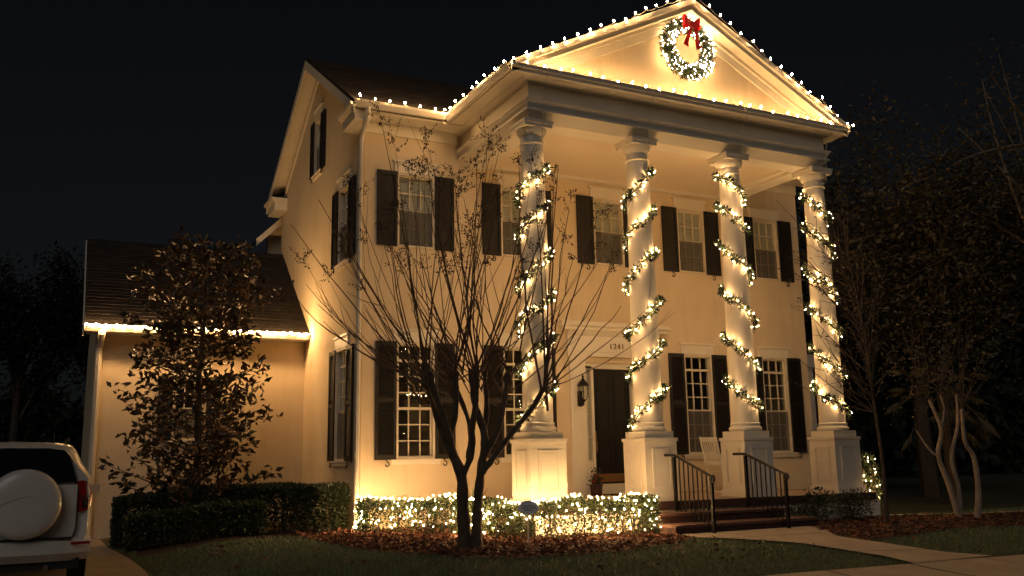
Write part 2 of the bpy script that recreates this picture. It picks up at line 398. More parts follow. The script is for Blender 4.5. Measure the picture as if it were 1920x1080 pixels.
mb = MB(); mb.prism([(5.5,0.2,-.3),(5.5,7.1,-.3),(5.5,7.1,zr(7.1)),(5.5,RY,zr(RY)),(5.5,0.2,zr(.2))], (.2,0,0)); mb.build('side_wall', M_stucco, house)
mb = MB().box(-5.5,5.5,.2,7.1,4.45,4.65).box(-5.5,5.5,.2,7.1,7.70,7.80).box(-5.5,5.5,.2,7.1,.3,.5); mb.build('interior_floor', M_floor, house)
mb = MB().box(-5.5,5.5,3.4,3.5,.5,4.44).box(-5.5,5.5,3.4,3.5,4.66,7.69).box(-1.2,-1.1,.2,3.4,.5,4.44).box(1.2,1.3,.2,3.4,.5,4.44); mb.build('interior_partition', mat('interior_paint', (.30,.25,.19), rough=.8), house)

# windows ------------------------------------------------
cache = {}
def cached(key, fn):
    if key not in cache: cache[key] = fn()
    return cache[key]
def pane_mesh(w, h):
    return cached(('pane', round(w,3), round(h,3)), lambda: MB().box(-w/2,w/2,-.002,.002,-h/2,h/2).mesh('pane', M_glass))
def window(M, w, h, groups, cols=3, blind=False, screen=False, header=True, sill=True, parent=house, glow=None):
    def frame():
        mb = MB(); c = .045
        mb.box(-w/2,-w/2+c,-.03,.16,0,h).box(w/2-c,w/2,-.03,.16,0,h).box(-w/2+c,w/2-c,-.03,.16,h-c,h).box(-w/2+c,w/2-c,-.035,.16,0,c*.9)
        return mb
    mb = frame(); panes = []; iw = w-.09; z = .04; ih = h-.085; tot = sum(groups); rail = .042
    for gi, gcount in enumerate(groups):            # bottom to top
        gh = ih*gcount/tot; y0 = .06 if gi == 0 else .045
        mb.box(-iw/2,iw/2,y0,y0+.04,z,z+rail*.6); mb.box(-iw/2,iw/2,y0,y0+.04,z+gh-rail*.6,z+gh)
        mb.box(-iw/2,-iw/2+.025,y0+.001,y0+.041,z,z+gh); mb.box(iw/2-.025,iw/2,y0+.001,y0+.041,z,z+gh)
        cw = iw/cols; ch = gh/gcount
        for i in range(1, cols): mb.box(-iw/2+i*cw-.010,-iw/2+i*cw+.010,y0-.004,y0+.036,z+.02,z+gh-.02)
        for j in range(1, gcount): mb.box(-iw/2+.02,iw/2-.02,y0-.002,y0+.034,z+j*ch-.010,z+j*ch+.010)
        for i in range(cols):
            for j in range(gcount): panes.append((-iw/2+(i+.5)*cw, y0+.018, z+(j+.5)*ch, cw-.004, ch-.004))
        z += gh
    key = ('win', round(w,3), round(h,3), tuple(groups), cols)
    o = link('window', cached(key, lambda: mb.mesh('window', M_sash)), parent, M)
    for x, y, zz, pw, ph in panes:
        tilt = Euler((rng.gauss(0,.004), 0, rng.gauss(0,.004))).to_matrix().to_4x4()
        link('pane', pane_mesh(pw, ph), o, M @ Matrix.Translation((x,y,zz)) @ tilt)
    if header:
        hb = MB(); hb.box(-w/2-.06,w/2+.06,-.035,.0,h+.005,h+.22).box(-w/2-.10,w/2+.10,-.07,.0,h+.22,h+.26)
        link('header', cached(('hd',w,h), lambda: hb.mesh('header', M_trim)), o, M)
    if sill:
        sb = MB(); sb.box(-w/2-.10,w/2+.10,-.05,0,-.10,-.004).box(-w/2-.12,w/2+.12,-.075,0,-.03,-.002)
        link('sill', cached(('sl',w), lambda: sb.mesh('sill', M_trim)), o, M)
    if blind:
        bb = MB(); k = int(h/.045)
        for i in range(k): bb.obox((0,.112,.03+i*.045+.02), (w/2-.05,0,0), (0,.007,.021), (0,-.0008,.0003))
        bl = link('blind', cached(('bl',w,h), lambda: bb.mesh('blind', M_blind)), o, M); bl['kind'] = 'stuff'
    if screen:
        gh = h*groups[0]/tot
        link('screen', cached(('sc',w,round(gh,3)), lambda: MB().box(-w/2+.046,w/2-.046,.02,.022,.045,gh).mesh('screen', M_screen)), o, M)
    return o
def shutter(M, w, h, louver):
    def mk():
        mb = MB(); s = .055; d = .045
        mb.box(-w/2,-w/2+s,-d,0,0,h).box(w/2-s,w/2,-d,0,0,h)
        for z in ((0,.09),(h*.5-.04,h*.5+.04),(h-.09,h)): mb.box(-w/2+s,w/2-s,-d+.002,0,*z)
        if louver:
            z = .10
            while z < h-.11:
                if not (h*.5-.07 < z < h*.5+.05): mb.obox((0,-.02,z+.015), (w/2-s,0,0), (0,.014,.014), (0,-.003,.003))
                z += .036
        mb.box(-w/2+s,w/2-s,-.022 if not louver else -.006,-.001,.09,h-.09)
        return mb.mesh('shutter', M_shutter)
    return link('shutter', cached(('sh',w,round(h,2),louver), mk), house, M)
def hook(M):
    def mk():
        mb = MB(); pts = [(0,-.02,.02),(0,-.05,-.02)]+[(math.sin(a)*.055*(1-a/9), -.05, -.075+math.cos(a)*.055*(1-a/9)) for a in [i*.45 for i in range(12)]]
        return mb.tube(pts, .011, 5).mesh('shutter_hook', M_iron)
    link('shutter_hook', cached('hook', mk), house, M)
def TM(x, y, z, rz=0): return Matrix.Translation((x,y,z)) @ Matrix.Rotation(rz, 4, 'Z')
def unit_window(x, y, z, rz, h, groups, louver, **k):
    M = TM(x,y,z,rz); w = k.pop('w', WW); sw = k.pop('sw', SH)
    window(M, w, h, groups, **k)
    for s in (-1,1):
        shutter(M @ Matrix.Translation((s*(w/2+sw/2+.004), -.012, -.005)), sw, h+.012, louver)
        hook(M @ Matrix.Translation((s*(w/2+sw/2-.02), -.01, -.02)))
for x in WX:
    unit_window(x, 0, UZ0, 0, UZ1-UZ0, [2,2], False, blind=True, screen=True, sill=False)
    if x != 0: unit_window(x, 0, LZ0, 0, LZ1-LZ0, [3,3,1], True, screen=x > 1)
unit_window(-5.7, 1.28, 5.36, -math.pi/2, 1.64, [2,2], False, blind=True, screen=True)
unit_window(-5.7, 1.28, 1.30, -math.pi/2, 2.26, [3,3,1], True, blind=True, screen=True)
unit_window(-5.7, 3.55, 7.96, -math.pi/2, gt-7.96, [2,2], False, w=.60, sw=.32, cols=2, screen=True)

# roof ------------------------------------------------
def roof_prism(x0, x1, ye, ze, yr, zrr, t):
    yb = 2*yr-ye
    return [(x0,ye,ze),(x0,yr,zrr),(x0,yb,ze),(x0,yb,ze-t),(x0,yr,zrr-t*1.15),(x0,ye,ze-t)]
mb = MB(); mb.prism(roof_prism(-6.07,6.05,-.52,8.20,RY,10.78,.07), (12.12,0,0)); mb.build('roof', M_shingle, house)
mb = MB(); mb.prism(roof_prism(-6.05,6.05,-.48,8.145,RY,10.71,.05), (.36,0,0)); mb.build('rake_soffit', M_soffit, house)
mb = MB(); mb.prism(roof_prism(-6.075,6,-.50,8.15,RY,10.715,.21), (.03,0,0)); mb.prism(roof_prism(-5.745,6,.0,8.30,RY,10.55,.16), (.042,0,0)); mb.build('rake_board', M_trim, house)
for q in ((-6.03,-3.72),(3.72,6.03)): MB().box(*q,-.46,0,8.03,8.075).build('eave_soffit', M_soffit, house)
for q in ((-5.72,-3.70),(3.70,5.72)): MB().box(*q,-.03,0,7.78,8.03).build('frieze_board', M_trim, house)
# boxed eave returns on the gable
for y0, y1, nm in ((-.46,.42,1),(6.70,7.6,2)):
    mb = MB(); mb.box(-6.03,-5.703,y0+.02,y1-.02,7.86,8.10)
    mb.prism([(-6.12,y0-.03,8.12),(-5.703,y0-.03,8.12),(-5.703,y0-.03,8.18),(-6.14,y0-.03,8.18)], (0,y1-y0+.06,0))
    mb.prism([(-6.04,y0,8.06),(-5.703,y0,8.06),(-5.703,y0,8.12),(-6.11,y0,8.12)], (0,y1-y0+.03,0))
    mb.build('eave_return', M_trim, house)
    mb = MB(); mb.poly([(-6.12,y0,8.19),(-5.703,y0,8.42),(-5.703,y1,8.42),(-6.12,y1,8.19)]) if nm == 2 else None
    if nm == 2: mb.build('return_cap', M_shingle, house)
def gutter(a, b, out, name='gutter', parent=house, h=.13, w=.12, mt=None):
    a, b, out = Vector(a), Vector(b), Vector(out).normalized()
    pr = [(0,0),(0,-h),(w*.55,-h),(w*.72,-h*.72),(w*.95,-h*.35),(w,0),(w-.012,0),(w*.86,-h*.36),(w*.62,-h*.70),(w*.5,-h+.012),(.012,-h+.012),(.012,0)]
    mb = MB(); mb.prism([a+out*o_+Vector((0,0,z_)) for o_, z_ in pr], b-a); return mb.build(name, mt or M_metal, parent)
gutter((-6.05,-.50,8.205), (-4.18,-.50,8.205), (0,-1,0)); gutter((4.18,-.50,8.205), (6.05,-.50,8.205), (0,-1,0))

def shingles(name, x0, x1, ye, ze, yr, zrr, parent=house):
    d = Vector((0, yr-ye, zrr-ze)); L = d.length; d.normalize(); nn = Vector((0,-d.z,d.y)); exp = .145; m = MB(); k = int(L/exp)
    for i in range(k):
        x = x0-rng.random()*.2
        while x < x1:
            w_ = rng.uniform(.26,.36); a = max(x,x0); b = min(x+w_-.006,x1); x += w_
            if b-a < .03: continue
            c = Vector(((a+b)/2, ye, ze))+d*(i*exp+.075)+nn*(.008+rng.uniform(0,.004)); tl = (d*.085-nn*.004)
            m.obox(c, ((b-a)/2,0,0), tl, nn*rng.uniform(.004,.007))
    o = m.build(name, M_shingle2, parent, fix=False); o['kind'] = 'stuff'
M_shingle2 = mat('shingle_tab', (.036,.027,.022), (.016,.012,.011), island=1, rough=.92)
shingles('shingles', -6.07, 6.05, -.52, 8.20, RY, 10.78)
# portico ------------------------------------------------
PX, PY = 3.66, -3.14; CX = [-3.43,-1.13,1.13,3.43]; CY = -2.86
# entablature: swept profile (out, z) round three sides
prof = [(-.17,7.29),(-.09,7.37),(.0,7.455),(.014,7.457),(.014,7.497),(-.045,7.500),(.01,7.60),(.03,7.648),(.04,7.650),(.04,7.672),(-.06,7.676),(-.06,7.98),(.03,8.01),(.10,8.05)]
def sweep3(prof, name, mt, yb=-.0, closed_inner=.58):
    mb = MB()
    pts = lambda o_: [(-PX-o_, yb), (-PX-o_, PY-o_), (PX+o_, PY-o_), (PX+o_, yb)]
    rings = [[(x,y,z) for x,y in pts(o_)] for o_, z in prof]
    for r0, r1 in zip(rings, rings[1:]):
        for i in range(3): mb.poly([r0[i], r0[i+1], r1[i+1], r1[i]])
    return mb, rings
mb, rings = sweep3(prof, 'entablature', M_trim)
ix, iy = PX-.54, PY+.54
inner = [(-ix,0,7.29),(-ix,iy,7.29),(ix,iy,7.29),(ix,0,7.29)]; innert = [(x,y,7.45) for x,y,z in inner]
for i in range(3):
    mb.poly([rings[0][i], rings[0][i+1], inner[i+1], inner[i]]); mb.poly([inner[i], inner[i+1], innert[i+1], innert[i]])
mb.build('entablature', M_trim, house, fix=False)
MB().box(-ix,ix,iy,0,7.43,7.47).build('porch_ceiling', M_ceil, house)
mb = MB().box(-ix+.001,-ix+.10,iy,-.001,7.36,7.429).box(ix-.10,ix-.001,iy,-.001,7.36,7.429).box(-ix+.10,ix-.10,iy+.001,iy+.10,7.36,7.429).box(-ix+.10,ix-.10,-.10,-.001,7.36,7.429); mb.build('ceiling_moulding', M_trim, house)
# cornice soffit and fascia
EX, EY = 4.04, -3.36
mb = MB()
mb.box(-EX+.01,EX-.01,EY+.01,PY+.1,8.055,8.08).box(-EX+.01,-PX+.1,PY+.1,0,8.055,8.08).box(PX-.1,EX-.01,PY+.1,0,8.055,8.08)
mb.build('cornice_soffit', M_soffit, house)
mb = MB().box(-EX,EX,EY,EY+.05,8.05,8.17).box(-EX-.02,EX+.02,EY-.03,EY,8.11,8.165); mb.build('cornice_fascia', M_trim, house)
mb = MB(); mb.prism([(-EX,EY-.04,8.172),(-EX,EY-.04,8.186),(-EX,EY+.10,8.22),(-EX,EY+.10,8.19)], (2*EX,0,0)); mb.build('cornice_flashing', M_metal, house)
mb = MB(); mb.prism([(-EX+.05,EY+.07,8.225),(-EX+.05,EY+.07,8.245),(-EX+.05,-3.02,8.33),(-EX+.05,-3.02,8.22)], (2*EX-.1,0,0)); mb.build('cornice_roof', M_shingle, house)
# tympanum
AZ = 10.27; sl = (AZ-8.22)/EX
mb = MB(); mb.prism([(-EX+.15,-3.03,8.21),(EX-.15,-3.03,8.21),(0,-3.03,AZ-.08)], (0,.12,0)); mb.build('tympanum', M_stucco, house)
def rake(x0, x1, dz0, dz1, y0, y1):
    # a sloped slab on each side following the pediment, offset below the roof line
    out = []
    for s in (-1,1):
        out.append([(s*x1, y0, AZ-sl*x1-dz0), (s*x0, y0, AZ-sl*x0-dz0), (s*x0, y0, AZ-sl*x0-dz1), (s*x1, y0, AZ-sl*x1-dz1)])
    m = MB()
    for q in out: m.prism(q, (0,y1-y0,0))
    return m
rake(0,EX+.02,.07,.20,EY,EY+.05).build('raking_fascia', M_trim, house)
rake(0,EX+.04,-.015,.10,EY-.06,EY).build('raking_crown', M_trim, house)
rake(0,EX-.05,.16,.185,EY+.05,-3.03).build('raking_soffit', M_soffit, house)
rake(.25,EX-.5,.26,.44,-3.065,-3.03).build('raking_moulding', M_trim, house)
rake(.02,EX-.25,.186,.258,-3.12,-3.03).build('raking_bed_moulding', M_trim, house)
# portico roof running back to the main slope
mb = MB()
for s in (-1,1):
    a = [(s*(EX+.04),EY+.001,8.205),(0,EY+.001,AZ+.012),(0,2.8,AZ+.012),(s*(EX+.04),-.48,8.205)]
    b = [(x,y,z-.06) for x,y,z in a]
    mb.poly(a); mb.poly(b); mb.poly([a[0],a[1],b[1],b[0]]); mb.poly([a[0],a[3],b[3],b[0]])
mb.build('portico_roof', M_shingle, house, fix=False)
gutter((-EX,EY+.02,8.205), (-EX,-.50,8.205), (-1,0,0), h=.14, w=.13); gutter((EX,EY+.02,8.205), (EX,-.50,8.205), (1,0,0), h=.14, w=.13)

def column(cx):
    zb, zt = 1.90, 6.855
    prof = []
    for i in range(17):
        t = i/16; prof.append((.264-.056*t**1.7, zb+(zt-zb)*t))
    sh = MB().lathe(prof, 40).build('column', M_trim, house, True, Matrix.Translation((cx,CY,0)))
    M = Matrix.Translation((cx,CY,0))
    cap = MB().lathe([(.208,6.856),(.228,6.865),(.238,6.88),(.228,6.895),(.208,6.905),(.206,7.015),(.222,7.03),(.25,7.07),(.272,7.12),(.276,7.16)], 40)
    cap.box(-.283,.283,-.283,.283,7.161,7.232).box(-.298,.298,-.298,.298,7.233,7.287); link('capital', cached('cap', lambda: cap.mesh('capital', M_trim, True)), sh, M)
    bs = MB().lathe([(.27,1.731),(.295,1.735),(.315,1.76),(.315,1.79),(.295,1.815),(.28,1.822),(.28,1.85),(.286,1.86),(.286,1.875),(.265,1.899)], 40)
    link('base', cached('base', lambda: bs.mesh('base', M_trim, True)), sh, M)
    pd = MB(); h = .345
    pd.box(-h,h,-h,h,.505,1.55).box(-.365,.365,-.365,.365,1.551,1.61).box(-.31,.31,-.31,.31,1.611,1.73).box(-.375,.375,-.375,.375,.503,.62)
    po = link('pedestal', cached('ped', lambda: pd.mesh('pedestal', M_trim)), sh, M)
    def panel():
        m = MB(); a, z0, z1, y = .20, .74, 1.42, -h
        for x0, x1, q0, q1 in ((-a,a,z1-.03,z1),(-a,a,z0,z0+.03),(-a,-a+.03,z0+.03,z1-.03),(a-.03,a,z0+.03,z1-.03)): m.box(x0,x1,y-.018,y+.001,q0,q1)
        m.box(-a+.05,a-.05,y-.008,y+.001,z0+.05,z1-.05); return m.mesh('panel', M_trim)
    for k in range(4):
        link('panel', cached('panel', panel), sh, M @ Matrix.Rotation(k*math.pi/2, 4, 'Z'))
    return sh
cols = [column(x) for x in CX]

# porch and steps ------------------------------------------------
MB().box(-3.85,3.85,-3.34,0,.42,.499).build('porch_floor', M_floor, house)
MB().box(-3.88,3.88,-3.42,-3.341,.36,.503).box(-3.88,-3.851,-3.341,0,.36,.502).box(3.851,3.88,-3.341,0,.36,.502).build('porch_edge', M_brick, house)
x = -3.80; k = 0
while x < 3.8:                                        # white skirt boards under the porch edge
    w = .29; MB().box(x,x+w-.012,-3.36,-3.33,-.05,.36).build('skirt_board', M_trim, house); x += w; k += 1
st = MB(); st.box(-1.68,1.05,-3.86,-3.365,-.1,.285).box(-1.70,1.40,-4.30,-3.861,-.1,.125); sto = st.build('steps', M_brick, house)
n = 0
for (xa, xb, ya, yb, z) in ((-1.70,1.07,-3.90,-3.425,.286),(-1.72,1.42,-4.34,-3.865,.126)):
    xx = xa
    while xx < xb-.05:                              # brick-on-edge treads
        MB().box(xx,min(xx+.098,xb),ya,yb,z,z+.045+rng.uniform(-.002,.002)).build('brick', M_tread, sto); xx += .104
def railing(x, label):
    r = empty('stair_railing', (x,-4.45,0), label, 'railing', 'iron railings beside the porch steps')
    def zt(y): return 1.28+(y+3.48)*.36
    MB().box(x-.026,x+.026,-3.505,-3.455,.345,1.27).build('post', M_iron, r); MB().box(x-.024,x+.024,-4.505,-4.455,T(x,-4.48),.93).build('post', M_iron, r)
    hr = MB(); pts = [(x,-3.15,1.30),(x,-3.48,1.30),(x,-4.48,.945)]+[(x,-4.50-.045*math.sin(a),.905+.045*math.cos(a)) for a in (.3,.9,1.5,2.1,2.7,3.3,3.9,4.5)]
    hr.tube(pts, .025, 8); hr.build('handrail', M_iron, r, True)
    for k in range(7):
        y = -3.62-k*.122
        zf = .335 if y > -3.9 else (.175 if y > -4.34 else 0)
        MB().tube([(x,y,zf),(x,y,zt(y)+.0)], .0125, 6).build('baluster', M_iron, r)
railing(-1.06, 'black iron stair railing nearest the lit hedge'); railing(.55, 'black iron stair railing in front of the third column')

# door ------------------------------------------------
DY = .13
mb = MB().box(-.485,.485,DY,DY+.045,.74,3.17); door = mb.build('door', M_door, house)
for (x0,x1,z0,z1) in ((-.39,-.05,1.02,1.72),(.05,.39,1.02,1.72),(-.39,-.05,1.86,3.02),(.05,.39,1.86,3.02)):
    m = MB(); m.box(x0,x1,DY-.012,DY-.001,z0,z0+.025).box(x0,x1,DY-.012,DY-.001,z1-.025,z1).box(x0,x0+.025,DY-.012,DY-.001,z0+.025,z1-.025).box(x1-.025,x1,DY-.012,DY-.001,z0+.025,z1-.025).box(x0+.05,x1-.05,DY-.007,DY-.001,z0+.05,z1-.05); m.build('panel', M_door, door)
MB().box(-.46,.46,DY-.006,DY-.001,.76,.93).build('kick_plate', M_brass, door)
m = MB().tube([(-.435,DY-.002,1.62),(-.435,DY-.06,1.60),(-.435,DY-.06,1.42),(-.435,DY-.002,1.40)], .012, 8); m.box(-.46,-.41,DY-.008,DY-.001,1.36,1.84); m.build('handle', M_brass, door, True)
m = MB().box(-.55,-.487,.05,.2,.72,3.22).box(.487,.55,.05,.2,.72,3.22).box(-.55,.55,.05,.2,3.175,3.235).box(-.74,-.68,.05,.2,.72,3.22).box(.68,.74,.05,.2,.72,3.22).box(-.74,.74,.06,.19,3.236,3.30).box(-.675,-.555,.06,.19,.72,1.20).box(.555,.675,.06,.19,.72,1.20).box(-.74,.74,-.02,.21,.503,.718)
m.build('door_frame', M_trim, house)
for s in (-1,1):
    o = MB().box(s*.615-.06,s*.615+.06,.10,.125,1.20,1.22).build('sidelight', M_sash, house)
    MB().box(s*.615-.058,s*.615+.058,.165,.17,1.22,3.17).build('curtain', M_blind, o)
    for k in range(4):
        z0 = 1.225+k*.49; link('pane', pane_mesh(.115,.46), o, TM(s*.615,.115,z0+.235))
        MB().box(s*.615-.06,s*.615+.06,.10,.125,z0+.468,z0+.488).build('muntin', M_sash, o)
for s in (-1,1):
    m = MB().box(s*.94-.19,s*.94+.19,-.07,-.001,.505,3.33).box(s*.94-.22,s*.94+.22,-.10,-.001,.504,.70).box(s*.94-.22,s*.94+.22,-.10,-.001,3.33,3.42)
    m.box(s*.94-.12,s*.94+.12,-.078,-.07,.80,3.22); m.build('pilaster', M_trim, house)
m = MB().box(-1.18,1.18,-.08,-.001,3.421,3.86).box(-1.20,1.20,-.10,-.001,3.52,3.55); m.prism([(-1.18,-.08,3.861),(-1.18,-.001,3.861),(-1.18,-.001,4.06),(-1.18,-.22,4.06)], (2.36,0,0)); m.box(-1.42,1.42,-.27,-.001,4.061,4.12).box(-1.39,1.39,-.23,-.001,4.121,4.16).box(-1.36,1.36,-.20,-.001,3.98,4.06); m.build('door_entablature', M_trim, house)
fc = None
for i, ch in enumerate('1241'):
    cu = bpy.data.curves.new('numeral', 'FONT'); cu.body = ch; cu.size = .175; cu.extrude = .006; cu.align_x = 'CENTER'
    tmp = bpy.data.objects.new('tmp', cu); col.objects.link(tmp); bpy.context.view_layer.update()
    me = bpy.data.meshes.new_from_object(tmp.evaluated_get(bpy.context.evaluated_depsgraph_get())); bpy.data.objects.remove(tmp)
    me.name = 'numeral'; me.materials.clear(); me.materials.append(M_num)
    link('numeral', me, house, Matrix.Translation((.06+(i-1.5)*.102, -.09, 3.60)) @ Matrix.Rotation(math.pi/2, 4, 'X'))
mat_o = MB().box(-.45,.45,-.62,-.10,.504,.522).build('doormat', mat('doormat_fibre', (.06,.045,.03), rough=.95, bump=.8, bscale=120)); tag(mat_o, 'dark doormat on the porch below the front door', 'doormat')

def lantern(x, label):
    r = empty('wall_lantern', (x,-.08,2.55), label, 'lantern', 'lanterns beside the front door')
    c = (x,-.23,0)
    MB().lathe([(.02,2.34),(.065,2.36),(.065,2.66),(.02,2.68)], 10, (x,-.10,0)).build('back_plate', M_iron, r, True)
    MB().tube([(x,-.10,2.44),(x,-.18,2.38),(x,-.23,2.43)], .016, 6).build('arm', M_iron, r, True)
    MB().lathe([(.004,2.36),(.022,2.39),(.014,2.42),(.045,2.45),(.068,2.485)], 12, c).build('finial', M_iron, r, True)
    MB().lathe([(.062,2.486),(.100,2.56),(.112,2.65),(.100,2.73),(.082,2.765)], 12, c).build('glass', M_glass, r, True)
    for k in range(6):
        a = k*math.pi/3; m = MB().tube([(c[0]+rr*math.cos(a), c[1]+rr*math.sin(a), z) for rr, z in ((.068,2.485),(.105,2.56),(.117,2.65),(.105,2.73),(.087,2.765))], .008, 4); m.build('rib', M_iron, r)
    MB().lathe([(.125,2.766),(.130,2.785),(.095,2.84),(.05,2.885),(.030,2.915),(.018,2.945),(.028,2.965),(.004,3.02)], 12, c).build('roof', M_iron, r, True)
    MB().lathe([(.014,2.52),(.024,2.58),(.014,2.65)], 8, c).build('candle', M_white, r, True)
lantern(-.92, 'black wall lantern on the left door pilaster'); lantern(.98, 'black wall lantern partly hidden behind the second column')

# downspouts ------------------------------------------------
def downspout(pts, w, label=None):
    mb = MB(); mb.tube(pts, w, 8); return mb.build('downspout', M_metal, house, True)
downspout([(-5.80,-.56,8.08),(-5.80,-.55,7.98),(-5.79,-.42,7.84),(-5.79,-.16,7.66),(-5.79,-.10,7.52),(-5.79,-.10,.45),(-5.80,-.14,.25),(-5.86,-.30,.10)], .052)
downspout([(-10.10,3.86,4.03),(-10.10,4.2,3.9),(-10.12,4.34,3.75),(-10.12,4.34,-.1)], .07)

# garage wing ------------------------------------------------
WY = 4.43
mb = MB(); wall_holes(mb, -10.17, -5.702, -.4, 4.09, [(-8.58,-7.88,1.80,3.18)], .2, lambda a,d,z: (a, WY+d, z)); mb.build('wing_wall', M_stucco, house, fix=False)
mb = MB(); mb.prism([(-10.17,WY+.2,-.4),(-10.17,9.9,-.4),(-10.17,9.9,4.2),(-10.17,7.1,6.45),(-10.17,WY+.2,4.2)], (.2,0,0)); mb.build('wing_side_wall', M_stucco, house)
unit_window(-8.23, WY, 1.80, 0, 1.38, [2,2], True, w=.70, sw=.30, screen=True)
mb = MB(); mb.prism(roof_prism(-10.44,0,3.98,4.20,7.1,6.74,.08), (4.738,0,0)); mb.build('wing_roof', M_shingle, house)
shingles('wing_shingles', -10.44, -5.705, 3.98, 4.20, 7.1, 6.74)
mb = MB(); mb.prism([(-10.47,4.0,4.16),(-10.47,7.1,6.70),(-10.47,7.1,6.50),(-10.47,4.0,3.96)], (.03,0,0)); mb.build('wing_rake_board', M_trim, house)
MB().box(-10.40,-5.71,4.02,WY,4.05,4.10).build('wing_soffit', M_soffit, house)
gutter((-10.44,4.0,4.20), (-5.72,4.0,4.20), (0,-1,0), 'wing_gutter', h=.14, w=.13)
mb = MB(); mb.prism([(-5.92,8.0,6.0),(-3.5,8.0,6.0),(-3.5,8.0,9.6),(-5.92,8.0,7.62)], (0,.15,0)); mb.build('rear_gable_wall', M_stucco, house)
mb = MB(); mb.prism([(-6.30,7.62,7.24),(-3.5,7.62,10.04),(-3.5,7.62,9.84),(-6.30,7.62,7.04)], (0,.06,0)); mb.build('rear_gable_rake', M_trim, house)
mb = MB(); mb.prism([(-6.30,7.68,7.24),(-3.5,7.68,10.04),(-3.5,7.68,9.94),(-6.30,7.68,7.14)], (0,1.2,0)); mb.build('rear_gable_roof', M_shingle, house)
# side porch glimpsed past the right corner
MB().box(7.55,7.75,1.9,2.1,0,3.6).build('side_porch_post', M_trim, house)
m = MB(); m.tube([(7.75,2.0,2.9),(7.95,2.0,3.25),(8.3,2.0,3.5)], .06, 6); m.build('side_porch_brace', M_trim, house)
MB().box(5.72,8.4,1.85,2.15,3.6,3.95).build('side_porch_beam', M_trim, house)

# ------------------------------------------------------------------ lights: large bulbs along the eaves
bprof = [(.007,0),(.013,.008),(.0165,.020),(.013,.034),(.003,.046)]
bulb_me = [MB().lathe(bprof, 8).mesh('bulb', q, True) for q in M_c9]
bulbw_me = [MB().lathe(bprof, 8).mesh('bulb', q, True) for q in M_c9w]
sock_me = MB().lathe([(.012,-.035),(.014,-.03),(.014,-.002),(.010,-.001)], 8).mesh('socket', M_wire, True)
def light_string(pts, label, me=bulb_me, tilt=.22):
    r = empty('light_string', pts[0], label, 'string lights', 'large bulb light strings along the eaves')
    w = []
    for i, p in enumerate(pts):
        w.append(Vector(p)+Vector((0,0,-.03)))
        if i < len(pts)-1: w.append((Vector(p)+Vector(pts[i+1]))/2+Vector((0,0,-.05)))
    MB().tube(w, .005, 4).build('wire', M_wwire, r)
    for p in pts:
        M = Matrix.Translation(p) @ Euler((rng.gauss(0,tilt), rng.gauss(0,tilt), 0)).to_matrix().to_4x4()
        b = link('bulb', rng.choice(me), r, M); link('socket', sock_me, b, M)
def lerp(a, b, n, jit=.018):
    return [tuple(a[k]+(b[k]-a[k])*i/(n-1)+rng.gauss(0,jit) for k in range(3)) for i in range(n)]
light_string(lerp((-5.98,-.635,8.23),(-4.42,-.635,8.23),6)+[(-4.22,-.66,8.23)], 'string of big warm bulbs on the left main eave gutter')
light_string(lerp((-4.19,-.85,8.225),(-4.19,-3.25,8.225),8), 'string of big warm bulbs along the left side eave of the portico')
light_string(lerp((-EX-.02,EY-.085,8.235),(-.12,EY-.085,AZ+.025),16), 'string of big warm bulbs on the left slope of the pediment')
light_string(lerp((.14,EY-.085,AZ+.025),(EX-.02,EY-.085,8.25),16)+[(EX+.10,EY-.085,8.21)], 'string of big warm bulbs on the right slope of the pediment')
light_string(lerp((-EX+.32,EY-.01,8.225),(EX-.15,EY-.01,8.225),25), 'string of big warm bulbs on the horizontal cornice below the wreath')
light_string(lerp((-10.40,3.835,4.17),(-5.80,3.835,4.17),26,.008), 'glowing bulb string along the garage wing gutter', bulbw_me, .5)

